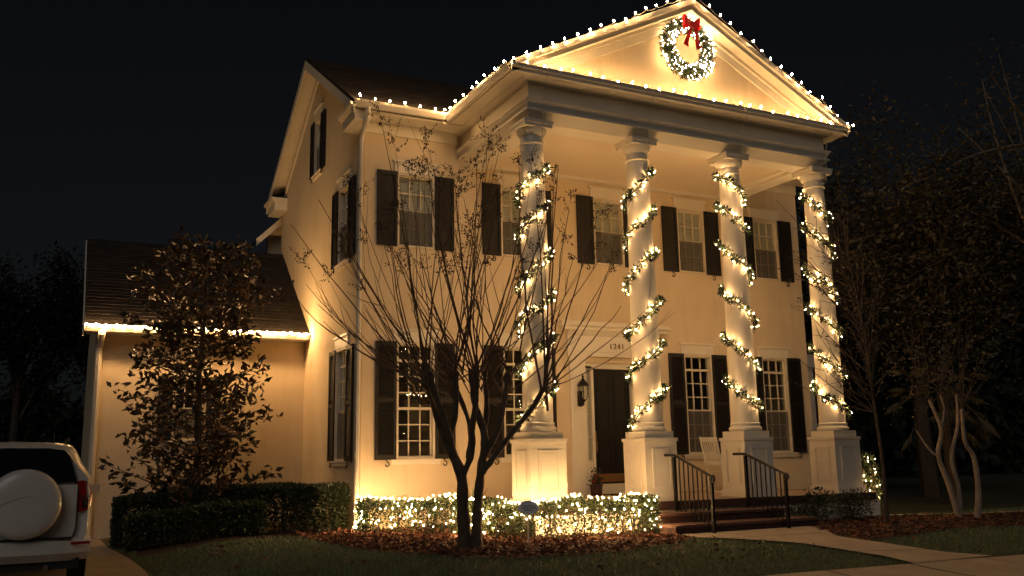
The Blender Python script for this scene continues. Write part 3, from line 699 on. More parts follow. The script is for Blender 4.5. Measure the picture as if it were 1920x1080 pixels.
# ------------------------------------------------------------------ garlands on the columns
toc = Vector((-10.92, -16.81, 0))
def garland(cx, zs, d, label):
    c = Vector((cx, CY, 0)); f = (toc-c).normalized(); f.z = 0; rgt = Vector((-f.y, f.x, 0))
    r = empty('garland', (cx, CY-.32, zs[-1]), label, 'garland', 'lit garlands spiralling up the porch columns')
    def pos(t, rad):
        k = max(0, min(len(zs)-2, int(math.floor(t)))); z = zs[k]+(zs[k+1]-zs[k])*(t-k)-.105*math.sin(2*math.pi*t); a = -d*2*math.pi*(t+.03*math.sin(t*2.1+cx*1.7))
        tt = (z-1.9)/4.88; rr = .264-.056*max(0,min(1,tt))**1.7+rad
        return c+(f*math.cos(a)+rgt*math.sin(a))*rr+Vector((0,0,z+.03*math.sin(a*2.3+cx)))
    t0, t1 = -.32, len(zs)-1+.30; N = 170
    core = [pos(t0+(t1-t0)*i/N, .035) for i in range(N+1)]
    MB().tube(core, .012, 5).build('stem', M_wire, r)
    P, D, B = [], [], []
    n = 3600
    for i in range(n):
        t = t0+(t1-t0)*rng.random(); p = pos(t, .045); q = pos(t+.002, .045); tg = (q-p).normalized()
        rad = (Vector((p.x,p.y,0))-Vector((cx,CY,0))).normalized(); up_ = tg.cross(rad)
        a = rng.uniform(-1.9,1.9); dr = rad*math.cos(a)+up_*math.sin(a); lump = .7+.5*math.sin(t*23+cx*3)*math.sin(t*57)
        P.append(p+dr*rng.uniform(0,.045)); D.append(dr+tg*rng.uniform(-.8,.8)+Vector((rng.gauss(0,.2),rng.gauss(0,.2),rng.gauss(0,.2))))
    L = nr.uniform(.048,.098,n)*np.array([1+.35*math.sin(i*.0 + p.z*31+cx) for i, p in enumerate(P)])
    fo = link('foliage', leaf_mesh('foliage', np.array([tuple(p) for p in P]), np.array([tuple(p) for p in D]), L, L*.30, M_pine), r); fo['kind'] = 'stuff'
    nb = int(19*(t1-t0))
    for i in range(nb):
        t = t0+(t1-t0)*(i+rng.uniform(-.4,.4))/nb; p = pos(t, .045); q = pos(t+.002,.045); tg = (q-p).normalized()
        rad = (Vector((p.x,p.y,0))-Vector((cx,CY,0))).normalized(); up_ = tg.cross(rad); a = rng.uniform(-1.6,1.6)
        B.append(tuple(p+(rad*math.cos(a)+up_*math.sin(a))*rng.uniform(.045,.095)))
    bl = link('bulbs', octa_mesh('bulbs', B, .0078, M_mini, 1.15), r); bl['kind'] = 'stuff'
    # lead wire up to the cornice
    a = pos(t0,.02); MB().tube([a, a.lerp(Vector((cx,CY-.30,6.9)),.5)+Vector((0,-.02,.0)), (cx+.02,CY-.36,6.95), (cx+.05,PY-.07,7.3), (cx+.06,PY-.11,7.7), (cx+.06,EY-.04,8.05), (cx+.06,EY-.04,8.22)], .005, 4).build('lead_wire', M_wwire, r)
garland(-3.43, [6.17,5.46,4.58,3.82,3.06,2.24], 1, 'lit garland spiral on the leftmost column behind the bare tree')
garland(-1.13, [6.38,5.58,4.77,3.82,3.03,2.14], 1, 'lit garland spiral on the second column beside the front door')
garland(1.13, [6.64,6.02,5.16,4.14,3.29,2.44], -1, 'lit garland spiral on the third column behind the right stair railing')
garland(3.43, [6.48,5.74,4.82,4.04,3.1,2.36], -1, 'lit garland spiral on the rightmost column next to the dark trees')

# ------------------------------------------------------------------ wreath
WC = Vector((.04,-3.12,9.33)); WR = .50
w = empty('wreath', WC, 'round lit evergreen wreath with red bow on the pediment', 'wreath')
P, D, B = [], [], []
for i in range(3200):
    a = rng.uniform(0,2*math.pi); b = rng.uniform(-.6,math.pi+.6); q = rng.uniform(0,.13)
    rd = Vector((math.cos(a),0,math.sin(a))); nn = rd*math.cos(b)+Vector((0,-1,0))*math.sin(b)
    P.append(tuple(WC+rd*WR+nn*q)); D.append(tuple(nn+Vector((rng.gauss(0,.6),rng.gauss(0,.3),rng.gauss(0,.6)))))
fo = link('foliage', leaf_mesh('foliage', np.array(P), np.array(D), nr.uniform(.06,.11,3200), .028, M_pine), w); fo['kind'] = 'stuff'
for i in range(290):
    a = rng.uniform(0,2*math.pi); b = rng.uniform(0,math.pi); rd = Vector((math.cos(a),0,math.sin(a))); nn = rd*math.cos(b)+Vector((0,-1,0))*math.sin(b)
    B.append(tuple(WC+rd*WR+nn*rng.uniform(.13,.18)))
bl = link('bulbs', octa_mesh('bulbs', B, .0078, M_miniw, 1.15), w); bl['kind'] = 'stuff'
MB().tube([WC+Vector((math.cos(a),0,math.sin(a)))*WR for a in [i*math.pi/20 for i in range(41)]], .02, 5).build('ring', M_wire, w)
BC = WC+Vector((-.05,-.22,.42))
def ribbon(pts, wd, m):
    A = [(p[0]-0*wd, p[1], p[2]) for p in pts]
    for i in range(len(pts)-1):
        pass
bow = MB().obox(BC, (.045,0,0), (0,.035,0), (0,0,.05)).build('bow', M_red, w)
for s in (-1,1):
    m = MB(); A, B_ = [], []
    for i in range(13):
        t = i/12*2*math.pi; rr = math.sin(t/2); x = s*.21*math.sin(t/2); zc = .05*math.sin(t); wdt = .03+.085*math.sin(t/2)
        y = -.05*math.sin(t)
        A.append(BC+Vector((x, y-.01, zc*.4+wdt+.05*rr))); B_.append(BC+Vector((x, y-.01, zc*.4-wdt+.05*rr)))
    m.loft(A, B_, 1); m.build('loop', M_red, bow, fix=False)
    m = MB(); A, B_ = [], []
    for i in range(7):
        t = i/6; x = s*(.03+.13*t); A.append(BC+Vector((x-.035-.025*t, -.02-.03*math.sin(t*5), -.03-.42*t-(.0 if i < 6 else .05*(s>0))))); B_.append(BC+Vector((x+.035+.025*t, -.02-.03*math.sin(t*5+.6), -.03-.42*t-(.0 if i < 6 else .05*(s<0)))))
    m.loft(A, B_, 1); m.build('tail', M_red, bow, fix=False)

# ------------------------------------------------------------------ hedges
def hedge(name, label, line, hw_, h, n, mt, lights=0, parent=None, leaf=.045, lum=1, group='clipped hedges', bare=0.0, wav=.25):
    line = resample(line, 60); r = empty(name, G(*line[0]), label, 'hedge', group)
    P, D, B = [], [], []
    L = [Vector((x,y,0)) for x,y in line]
    def frame(t):
        f = t*58.999; i = int(f); p = L[i].lerp(L[i+1], f-i); tg = (L[i+1]-L[i]).normalized(); return p, tg, Vector((-tg.y, tg.x, 0))
    def lump(p): return 1+wav*(.05*math.sin(p.x*5.1)+.045*math.sin(p.y*6.3+1)+.03*math.sin(p.x*13+p.y*11))
    def surf(inn):
        t = rng.random(); p, tg, nn = frame(t); k = lump(p)
        u = rng.random()
        hh = h*k
        if u < .34: a, z, nv = rng.uniform(-1,1)*hw_, hh, Vector((0,0,1))
        elif u < .86: s = rng.choice((-1,1)); a, z, nv = s*hw_*k, hh*rng.uniform(.06,1)**.8, nn*s
        else: e = rng.choice((0,1)); t = e*.999; p, tg, nn = frame(t); a, z, nv = rng.uniform(-1,1)*hw_, hh*rng.uniform(.06,1), tg*(1 if e else -1)
        q = p+nn*a+Vector((0,0,z))-nv*inn
        # round the top edge
        if z > hh-.12 and abs(a) > hw_-.10: q -= Vector((0,0,.06))*rng.random()
        q.z += T(p.x,p.y); return q, nv
    for i in range(n):
        q, nv = surf(abs(rng.gauss(0,.085))); P.append(tuple(q)); D.append(tuple(nv*.8+Vector((rng.gauss(0,.7),rng.gauss(0,.7),rng.gauss(.2,.6)))))
    if bare:
        keep = [i for i,p in enumerate(P) if not (p[2] < h*.42 and math.sin(p[0]*3.1+p[1]*2.2)+rng.gauss(0,.3) > 1-bare*2)]
        P = [P[i] for i in keep]; D = [D[i] for i in keep]
    P, D = np.array(P), np.array(D); n = len(P); LL = nr.uniform(leaf*.7,leaf*1.4,n)
    fo = link('foliage', leaf_mesh('foliage', P, D, LL, LL*.55, mt), r); fo['kind'] = 'stuff'
    m = MB()
    for i in range(50):
        p, tg, nn = frame((i+.5)/50); b = p+nn*rng.uniform(-.6,.6)*hw_; b.z = T(b.x,b.y)
        m.tube([b, b+Vector((rng.gauss(0,.08),rng.gauss(0,.08),h*.5)), b+Vector((rng.gauss(0,.16),rng.gauss(0,.16),h*.9))], [.014,.010,.005], 4)
    tw = m.build('stems', M_twig, r); tw['kind'] = 'stuff'
    return r, surf, frame
lit_line = [(-5.80,-.42),(-5.52,-.62),(-4.95,-1.15),(-4.55,-2.1),(-4.25,-3.2),(-3.85,-3.80),(-3.2,-3.95),(-1.92,-3.95)]
hd, surf, frame = hedge('hedge', 'low clipped hedge glowing with net lights beside the porch steps', lit_line, .26, .60, 20000, M_hedge, bare=.05, wav=1)
nl = empty('net_lights', (-5.5,-.62,.6), 'net of small warm lights draped over the low hedge', 'net lights')
B = []
while len(B) < 500:
    q, nv = surf(-.03-rng.random()*.02)
    if q.z < .10: continue
    B.append(tuple(q))
bl = link('bulbs', octa_mesh('bulbs', B, .0079, M_minih, 1.15), nl); bl['kind'] = 'stuff'
m = MB()
for k in range(60):
    t = k/60; p, tg, nn = frame(t); ring = []
    for a, z in ((-.30,.12),(-.30,.45),(-.27,.62),(0,.65),(.27,.62),(.30,.45),(.30,.12)): ring.append(p+nn*a+Vector((rng.gauss(0,.02),rng.gauss(0,.02),z+rng.gauss(0,.02))))
    m.tube(ring, .003, 3)
wr = m.build('wire', M_wire, nl); wr['kind'] = 'stuff'
hedge('hedge', 'tall dark hedge against the house corner and garage wing', [(-9.75,2.2),(-8.2,2.0),(-7.1,1.35),(-6.5,.55),(-6.16,.05)], .42, .86, 26000, M_hedge_dark, leaf=.06)
hedge('hedge', 'lower dark hedge in front of the magnolia tree', [(-9.6,.75),(-8.4,.62),(-7.35,.50)], .34, .60, 15000, M_hedge_dark, leaf=.06)

def shrub(name, label, c, rad, h, n, mt, leaf, cat='shrub', lights=0, group=None):
    r = empty(name, G(c[0],c[1]), label, cat, group); P, D = [], []
    for i in range(n):
        v = Vector((rng.gauss(0,1),rng.gauss(0,1),rng.gauss(0,1))).normalized(); q = rng.random()**.4*(1+.2*math.sin(v.x*7+v.y*5)*math.sin(v.z*6))
        P.append((c[0]+v.x*rad*q, c[1]+v.y*rad*q, T(*c)+h*.52+v.z*h*.5*q)); D.append(tuple(v*.7+Vector((rng.gauss(0,.5),rng.gauss(0,.5),.4))))
    LL = nr.uniform(leaf*.7,leaf*1.4,n)
    f_ = link('foliage', leaf_mesh('foliage', np.array(P), np.array(D), LL, LL*.45, mt), r); f_['kind'] = 'stuff'
    m = MB()
    for k in range(7):
        a = rng.uniform(0,6.28); m.tube([G(*c), (c[0]+math.cos(a)*rad*.4, c[1]+math.sin(a)*rad*.4, T(*c)+h*.5), (c[0]+math.cos(a)*rad*.8, c[1]+math.sin(a)*rad*.8, T(*c)+h*.85)], [.015,.01,.004], 4)
    m.build('stems', M_twig, r)
    return r, P
shrub('shrub', 'small dark shrub against the porch skirt right of the steps', (1.95,-3.80), .30, .62, 700, M_hedge_dark, .06)
shrub('shrub', 'rounded dark shrub below the rightmost pedestal', (2.75,-3.85), .36, .58, 800, M_hedge_dark, .06)
shrub('shrub', 'low grey green shrub beside the right step end', (1.50,-3.72), .22, .36, 400, M_hedge_dark, .05)
sr, SP = shrub('shrub', 'tall narrow shrub with a few lights right of the rightmost pedestal', (4.12,-3.05), .26, 1.25, 1500, M_hedge, .05)
nb = empty('light_string', (4.1,-3.3,.2), 'short string of small lights on the narrow corner shrub', 'string lights')
B = [tuple(Vector(rng.choice(SP))+Vector((-.05,-.09,0))) for i in range(17)]
bo = link('bulbs', octa_mesh('bulbs', B, .008, M_minih, 1.15), nb); bo['kind'] = 'stuff'
MB().tube([Vector(b) for b in sorted(B, key=lambda q: q[2])], .003, 3).build('wire', M_wire, nb)

# potted plant in place of a figurine by the door and spiky plant by the hedge
pp = empty('potted_plant', (-.72,-.30,.5), 'small dark potted plant with red berries standing in for a figurine beside the front door', 'potted plant')
MB().lathe([(.09,.503),(.115,.52),(.13,.70),(.145,.705),(.145,.73),(.12,.732)], 14, (-.72,-.30,0)).build('pot', M_brick, pp, True)
P = [(-.72+rng.gauss(0,.06),-.30+rng.gauss(0,.06),.74+abs(rng.gauss(0,.14))) for i in range(220)]
f_ = link('foliage', leaf_mesh('foliage', np.array(P), nr.normal(size=(220,3))+[0,0,.6], .07, .03, M_hedge_dark), pp); f_['kind'] = 'stuff'
f_ = link('berries', octa_mesh('berries', [(-.72+rng.gauss(0,.07),-.30-abs(rng.gauss(0,.07)),.76+abs(rng.gauss(0,.12))) for i in range(22)], .018, M_red, 1), pp); f_['kind'] = 'stuff'
yp = empty('spiky_plant', (-4.05,-1.6,0), 'spiky leafed plant on the wall side of the lit hedge', 'plant')
for i in range(16):
    a = rng.uniform(0,6.28); l = rng.uniform(.25,.5); e = rng.uniform(.25,.8); z0 = .45
    d = Vector((math.cos(a)*e, math.sin(a)*e, 1)).normalized(); s = d.cross(Vector((0,0,1))).normalized()*.022; b = Vector((-4.05,-1.6,z0))
    m = MB(); m.poly([b-s, b+s, b+d*l*.6+s*.8, b+d*l, b+d*l*.6-s*.8]); m.build('leaf', M_hedge_dark, yp, fix=False)
MB().tube([(-4.05,-1.6,0),(-4.04,-1.61,.25),(-4.05,-1.6,.48)], .03, 6).build('stem', M_darkbark, yp)

# ------------------------------------------------------------------ rocking chair
rc = empty('rocking_chair', (2.10,-.95,.5), 'white slatted rocking chair on the porch right of the front door', 'chair')
RM = TM(2.10,-.95,.5,R(8))
def rp(name, m, parent=rc): return m.build(name, M_white, parent, False, RM)
for s in (-1,1):
    rp('rocker', MB().tube([(s*.27,-.42,.06),(s*.27,-.2,.022),(s*.27,0,.018),(s*.27,.2,.03),(s*.27,.45,.09)], .018, 6))
    rp('leg', MB().tube([(s*.27,-.25,.03),(s*.27,-.25,.62)], .02, 8)); 
    rp('post', MB().tube([(s*.24,.20,.03),(s*.24,.24,.5),(s*.25,.40,1.18)], .02, 8))
    rp('arm', MB().obox((s*.28,-.04,.64), (.035,0,0), (0,.30,0), (0,0,.011)))
for k in range(6): rp('seat_slat', MB().obox((0,-.22+k*.085,.44-k*.006), (.24,0,0), (0,.037,0), (0,0,.01)))
rp('top_rail', MB().obox((0,.385,1.12), (.235,0,0), (0,.012,0), (0,.012,.05))); rp('lower_rail', MB().obox((0,.27,.60), (.225,0,0), (0,.012,0), (0,.008,.025)))
for k in range(7): rp('back_slat', MB().bar((-.18+k*.06,.27,.61),(-.18+k*.06,.372,1.075), .032, .012, (0,1,0)))
for z in (.16,.28): rp('stretcher', MB().tube([(-.27,-.25,z),(.27,-.25,z)], .011, 6))
# table lamp seen through the window
tl = empty('table_lamp', (2.05,.75,.5), 'pale table lamp inside the window behind the rocking chair', 'lamp')
MB().lathe([(.10,1.20),(.10,1.22),(.03,1.26),(.06,1.38),(.07,1.46),(.02,1.56),(.015,1.62)], 12, (2.05,.75,0)).build('base', M_white, tl, True)
MB().lathe([(.17,1.58),(.165,1.59),(.11,1.83),(.105,1.83)], 16, (2.05,.75,0)).build('lamp_shade', mat('lampshade', (.62,.58,.48), rough=.8), tl, True)
sd = empty('side_table', (2.05,.75,.5), 'small table under the lamp inside the front window', 'table')
MB().box(1.75,2.35,.5,1.0,1.165,1.195).build('tabletop', M_white, sd)
for a, b in ((1.78,.53),(2.32,.53),(1.78,.97),(2.32,.97)): MB().box(a-.02,a+.02,b-.02,b+.02,.501,1.164).build('leg', M_white, sd)
mp = empty('mantel_shelf', (4.6,3.2,.5), 'pale fireplace mantel inside the rightmost lower window', 'mantel')
MB().box(3.6,5.2,3.05,3.39,2.55,2.75).build('shelf', M_white, mp); MB().box(3.7,4.0,3.15,3.39,.501,2.549).build('leg', M_white, mp); MB().box(4.8,5.1,3.15,3.39,.501,2.549).build('leg', M_white, mp)

# ------------------------------------------------------------------ yard sign
ys_ = empty('yard_sign', G(-4.62,-4.72), 'small grey oval yard sign on a thin white stake before the hedge', 'sign')
sx, sy = -4.62, -4.72; sc = Vector((sx,sy,.60+T(sx,sy)))
f = (toc-sc); f.z = 0; f.normalize(); s_ = Vector((f.y,-f.x,0))
m = MB(); N = 28; ring = [sc+s_*.142*math.cos(2*math.pi*i/N)+Vector((0,0,.092*math.sin(2*math.pi*i/N))) for i in range(N)]
m.prism(ring, f*.012); m.build('plate', M_sign, ys_)
m = MB(); ringo = [sc+f*.006+s_*.146*math.cos(2*math.pi*i/N)+Vector((0,0,.096*math.sin(2*math.pi*i/N))) for i in range(N+1)]; m.tube(ringo, .008, 5); m.build('rim', M_metal, ys_)
m = MB().box(sx-.011,sx+.011,sy+.01,sy+.03,T(sx,sy)-.05,sc.z-.05); m.build('stake', M_white, ys_)
m = MB()
for dz, l in ((.025,.09),(-.005,.11),(-.035,.07)): m.obox(sc+f*.0135+Vector((0,0,dz)), s_*l, Vector((0,0,.007)), f*.001)
m.build('lettering', mat('sign_ink', (.28,.30,.32), rough=.6), ys_)

# ------------------------------------------------------------------ bare crape myrtle
def curve(a, b, c, n=9):
    a, b, c = Vector(a), Vector(b), Vector(c); return [a*(1-t)**2+b*2*t*(1-t)+c*t*t for t in [i/(n-1) for i in range(n)]]
def smooth_path(pts, n):
    # Catmull-Rom
    P = [Vector(p) for p in pts]; P = [P[0]*2-P[1]]+P+[P[-1]*2-P[-2]]; out = []
    for i in range(1, len(P)-2):
        for k in range(n):
            t = k/n; a, b, c, d = P[i-1:i+3]
            out.append(.5*((2*b)+(c-a)*t+(2*a-5*b+4*c-d)*t*t+(3*b-a-3*c+d)*t**3))
    out.append(P[-2]); return out
ct = empty('crape_myrtle', (-5.33,-4.25,0), 'bare multi trunk crape myrtle with seed heads in front of the house', 'tree')
TR = {
 'A': ([(-5.41,-4.22,-.05),(-5.47,-4.28,.54),(-5.53,-4.36,1.08),(-5.70,-4.20,1.58),(-5.84,-4.05,2.15),(-5.94,-3.95,2.62)], .098,.050),
 'A2': ([(-5.53,-4.36,1.0),(-5.42,-4.50,1.38),(-5.49,-4.70,1.76),(-5.47,-4.80,2.22),(-5.51,-4.90,2.62)], .048,.036),
 'A3': ([(-5.68,-4.25,1.50),(-5.67,-4.50,1.99),(-5.70,-4.60,2.55)], .048,.040),
 'A4': ([(-5.80,-4.1,2.0),(-6.02,-4.35,2.25),(-6.15,-4.5,2.42)], .04,.035),
 'B': ([(-5.27,-4.29,-.05),(-5.28,-4.38,.61),(-5.26,-4.48,1.15),(-5.23,-4.55,1.60),(-5.32,-4.40,2.14),(-5.31,-4.30,2.62)], .078,.042),
 'B2': ([(-5.26,-4.48,1.08),(-5.15,-4.62,1.28),(-4.93,-4.80,1.64),(-4.68,-5.01,2.01),(-4.55,-5.15,2.3)], .047,.032),
 'B3': ([(-5.24,-4.52,1.50),(-5.12,-4.40,2.06),(-5.08,-4.25,2.60)], .044,.035),
 'C1': ([(-5.58,-4.30,1.25),(-5.78,-4.45,1.75),(-5.98,-4.5,2.2),(-6.10,-4.55,2.55)], .048,.040),
 'C2': ([(-5.24,-4.52,1.30),(-5.05,-4.62,1.7),(-4.92,-4.6,2.15),(-4.85,-4.55,2.55)], .042,.034),
 'C3': ([(-5.45,-4.45,1.30),(-5.36,-4.30,1.8),(-5.62,-4.2,2.55)], .038,.032)}
for k, (pts, ra, rb) in TR.items():
    P = smooth_path(pts, 5); n = len(P); rad = []
    for i in range(n):
        t = i/(n-1); q = ra+(rb-ra)*t+.006*math.sin(i*1.9)
        if t > .9: q *= 1.30
        if k in 'AB' and i < 3: q *= 1.28-.1*i
        rad.append(q)
    MB().tube(P, rad, 10).build('trunk', M_bark, ct, True)
heads = [Vector(TR[k][0][-1]) for k in ('A','A2','A3','A4','B','B2','B3','C1','C2','C3')]
hwts = [10,9,9,4,10,7,8,8,8,8]
rtv = Vector((rt.x, rt.y, 0)); fwv = Vector((fw.x, fw.y, 0)).normalized()
S_P = []
def seedhead(tip, d, size):
    d = d.normalized(); m = MB(); k = int(16+size*75)
    for i in range(7):
        t = rng.uniform(-.1,1); b = tip+d*size*t*.6; e = b+(d*.5+Vector((rng.gauss(0,.7),rng.gauss(0,.7),rng.gauss(.2,.5))))*size*.42
        m.tube([b,e], .0022, 3, False)
        for q in range(k//7+2):
            p = b.lerp(e, rng.uniform(.3,1.05))+Vector((rng.gauss(0,.018),rng.gauss(0,.018),rng.gauss(0,.018))); rr = rng.uniform(.007,.013)
            n0 = len(m.v); m.v += [tuple(p+Vector(v)*rr) for v in ((1,0,0),(0,1,0),(-1,0,0),(0,-1,0),(0,0,1.3),(0,0,-1.3))]
            m.f += [tuple(n0+j for j in f_) for f_ in ((0,1,4),(1,2,4),(2,3,4),(3,0,4),(1,0,5),(2,1,5),(3,2,5),(0,3,5))]
    o = m.build('seed_head', M_seed, ct, fix=False); o['kind'] = 'stuff'
whips = []
for hI, (h0, cnt) in enumerate(zip(heads, hwts)):
    off = (h0-Vector((-5.4,-4.4,h0.z))); bias = off.dot(rtv)
    for i in range(cnt):
        ang = R(rng.uniform(-36,36))+bias*.5; dep = rng.gauss(0,.35)+off.dot(fwv)*.4
        if rng.random() < .14: ang += rng.choice((-1,1))*R(22)
        ln = rng.choice((rng.uniform(1.6,3.0),rng.uniform(2.7,3.6),rng.uniform(2.8,3.6)))*(1-.35*min(1,abs(ang)/1.2))
        d = (rtv*math.sin(ang)+fwv*dep*.55+Vector((0,0,math.cos(ang)))).normalized()
        d1 = (d+rtv*math.sin(ang)*.35+Vector((rng.gauss(0,.08),rng.gauss(0,.08),-.05))).normalized()
        a = h0+Vector((rng.gauss(0,.05),rng.gauss(0,.05),rng.uniform(-.35,.03))); mid = a+d1*ln*.5; e = a+d*ln+Vector((rng.gauss(0,.1),rng.gauss(0,.1),rng.uniform(0,.18)*ln*.3))
        whips.append((a, mid, e, rng.choice((rng.uniform(.008,.012),rng.uniform(.012,.020))), d))
# the long arching canes at both sides
for e in ((-8.0,-3.9,4.71),(-7.7,-4.3,5.0),(-7.5,-3.6,3.6),(-7.0,-3.5,3.3),(-6.9,-4.73,6.10),(-7.2,-4.1,4.2)):
    a = heads[rng.choice((0,3,0))]; e = Vector(e); mid = a.lerp(e,.5)+Vector((.15,0,-.38)); whips.append((a, mid, e, .015, (e-mid).normalized()))
for e in ((-3.75,-5.7,3.95),(-3.45,-5.6,3.5),(-3.9,-5.0,4.3),(-4.3,-5.6,4.9),(-4.1,-6.0,4.6),(-4.55,-5.75,5.5)):
    a = heads[5]; e = Vector(e); mid = a.lerp(e,.5)+Vector((-.05,0,-.15)); whips.append((a, mid, e, .016, (e-mid).normalized()))
for a, mid, e, r0, d in whips:
    P = curve(a, mid, e, 9); P = [p+Vector((rng.gauss(0,.012),rng.gauss(0,.012),0)) if 0 < i < 8 else p for i, p in enumerate(P)]
    m = MB(); m.tube(P, [r0*(1-.72*i/8) for i in range(9)], 5)
    tips = [(P[-1], P[-1]-P[-2])]
    for q in range(rng.choice((0,1,1,2))):
        k = rng.randint(3,7); b = P[k]; dd = ((P[k+1]-P[k]).normalized()+Vector((rng.gauss(0,.35),rng.gauss(0,.35),rng.gauss(.1,.2)))).normalized(); l = rng.uniform(.3,.85)
        e2 = b+dd*l+Vector((0,0,.1*l)); m.tube([b, b+dd*l*.5, e2], [r0*.40,r0*.3,r0*.15], 4); 
        if rng.random() < .55: tips.append((e2, dd))
    m.build('branch', M_whip, ct, True)
    for tp, dd in tips:
        if tp.z > 3.9 and rng.random() < .62 or rng.random() < .1: seedhead(tp, dd, rng.uniform(.20,.46))

# ------------------------------------------------------------------ magnolia
mg = empty('magnolia_tree', G(-8.35,2.1), 'bushy dark leafed magnolia in front of the garage wing wall', 'tree')
mb0 = Vector((-8.35,2.1,T(-8.35,2.1)))
trk = smooth_path([mb0, mb0+V(.03,.02,1.5), mb0+V(-.02,0,3.0), mb0+V(.05,.03,4.4), mb0+V(.02,0,5.6)], 5)
MB().tube(trk, [.085*(1-.85*i/(len(trk)-1))+.006 for i in range(len(trk))], 8).build('trunk', M_darkbark, mg, True)
P, D = [], []; bm_ = MB()
for i in range(120):
    z = .55+5.25*((i+rng.random())/120)
    # outline: wide between 1 and 2.6 m, a waist below the eave, a wide crown above
    prof_ = [(0.5,1.2),(1.2,1.62),(2.2,1.45),(3.1,1.72),(3.6,1.1),(4.2,1.65),(4.9,1.6),(5.5,1.15),(5.9,.5)]
    rr = np.interp(z, [q[0] for q in prof_], [q[1] for q in prof_])*rng.uniform(.50,1.0)
    a = i*2.399+rng.gauss(0,.3); b = mb0+V(0,0,max(.3,z-.35*rr)); e = mb0+V(math.cos(a)*rr, math.sin(a)*rr*.9, z)
    mid = b.lerp(e,.5)+V(0,0,-.06); bm_.tube([b,mid,e], [.018,.012,.005], 4)
    for k in range(37):
        t = 1.05-.8*rng.random()**1.5; p = b*(1-t)**2+mid*2*t*(1-t)+e*t*t if t < 1 else e
        p = p+V(rng.gauss(0,.085),rng.gauss(0,.085),rng.gauss(0,.075)); P.append(tuple(p))
        D.append((math.cos(a)*.5+rng.gauss(0,.6), math.sin(a)*.5+rng.gauss(0,.6), rng.gauss(.15,.6)))
bo = bm_.build('branches', M_darkbark, mg, fix=False); bo['kind'] = 'stuff'
P, D = np.array(P), np.array(D); camp = np.array([-10.92,-16.81,1.31]); order = np.argsort(((P-camp)**2).sum(1)); near, rest = order[:290], order[290:]
L_ = nr.uniform(.12,.22,len(P))
cr = link('crown', leaf_mesh('crown', P[rest], D[rest], L_[rest], L_[rest]*.50, M_magnolia), mg); cr['kind'] = 'stuff'
lm = leaf_mesh('leaf', np.zeros((1,3)), np.array([[1.,0,0]]), .15, .06, M_magnolia)
lms = [lm]+[leaf_mesh('leaf', np.zeros((1,3)), np.array([[1.,0,0]]), .13+.022*k, .065+.010*k, M_magnolia) for k in range(4)]
for i in near:
    q = Vector(D[i]).to_track_quat('X','Z').to_matrix().to_4x4(); link('leaf', rng.choice(lms), mg, Matrix.Translation(P[i]) @ q @ Matrix.Rotation(rng.uniform(0,6.28),4,'X'))

# ------------------------------------------------------------------ trees right and behind
def limb_tree(name, label, base, h, crown, crad, n, mt, bark, leaf, r0=.2, nb=16, seed=1, group=None, squash=1.0, hollow=.3):
    rg = random.Random(seed); r = empty(name, base, label, 'tree', group); base = Vector(base); c = Vector(crown)
    tp = smooth_path([base+V(0,0,-.1), base.lerp(c,.4)+V(rg.gauss(0,.2),rg.gauss(0,.2),0), c], 5)
    MB().tube(tp, [r0*(1-.7*i/(len(tp)-1)) for i in range(len(tp))], 8).build('trunk', bark, r, True)
    m = MB(); P, D = [], []
    for i in range(nb):
        v = Vector((rg.gauss(0,1),rg.gauss(0,1),rg.gauss(.2,.8))).normalized(); e = c+Vector((v.x*crad[0],v.y*crad[1],v.z*crad[2]))*rg.uniform(.6,1.0)
        b = tp[rg.randint(len(tp)//2,len(tp)-1)]; mid = b.lerp(e,.5)+V(rg.gauss(0,.3),rg.gauss(0,.3),.3); cc = curve(b,mid,e,7)
        m.tube(cc, [r0*.32*(1-.85*k/6) for k in range(7)], 5)
        for k in range(n//nb):
            t = rg.uniform(.3,1.08); k0 = min(5,int(t*6)); p = cc[k0].lerp(cc[k0+1], t*6-k0); sp = .14*max(crad)
            P.append(tuple(p+V(rg.gauss(0,sp),rg.gauss(0,sp),rg.gauss(0,sp*.8)))); D.append((rg.gauss(0,1),rg.gauss(0,1),rg.gauss(-.1,.7)))
    b_ = m.build('branches', bark, r, True); b_['kind'] = 'stuff'
    P = np.array(P); LL = nr.uniform(leaf*.6,leaf*1.4,len(P)); k_ = link('crown', leaf_mesh('crown', P, np.array(D), LL, LL*.45, mt), r); k_['kind'] = 'stuff'
    return r
limb_tree('evergreen_oak', 'large dark evergreen tree filling the right edge behind the porch', (11.5,1.5,0), 12, (11.4,1.0,7.6), (4.2,3.4,3.9), 26000, M_oak, M_darkbark, .15, .28, 46, 3)
limb_tree('evergreen_oak', 'thinner bare topped tree rising at the top right corner', (13.5,-1.5,0), 13, (12.8,-2.2,9.5), (3.6,3.0,3.8), 5500, M_oak, M_palebark, .13, .22, 34, 5)
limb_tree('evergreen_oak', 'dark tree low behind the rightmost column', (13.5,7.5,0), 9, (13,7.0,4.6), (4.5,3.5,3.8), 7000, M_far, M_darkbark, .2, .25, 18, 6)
bt = [((-15.5,24,0),7.5,(2.6,2.5,3.0)),((-21,26,0),8.5,(3.5,3,3.4)),((-12.0,21,0),8.6,(2.6,2.4,2.6)),((-9.0,22,0),9.4,(3.0,2.4,2.6)),((-6.4,20,0),9.3,(2.2,2.0,2.2)),((-17.5,18,0),4.2,(2.2,2.2,2.0)),((-14,15,0),3.6,(1.8,1.8,1.7)),((-23,16,0),6.0,(2.6,2.6,2.6))]
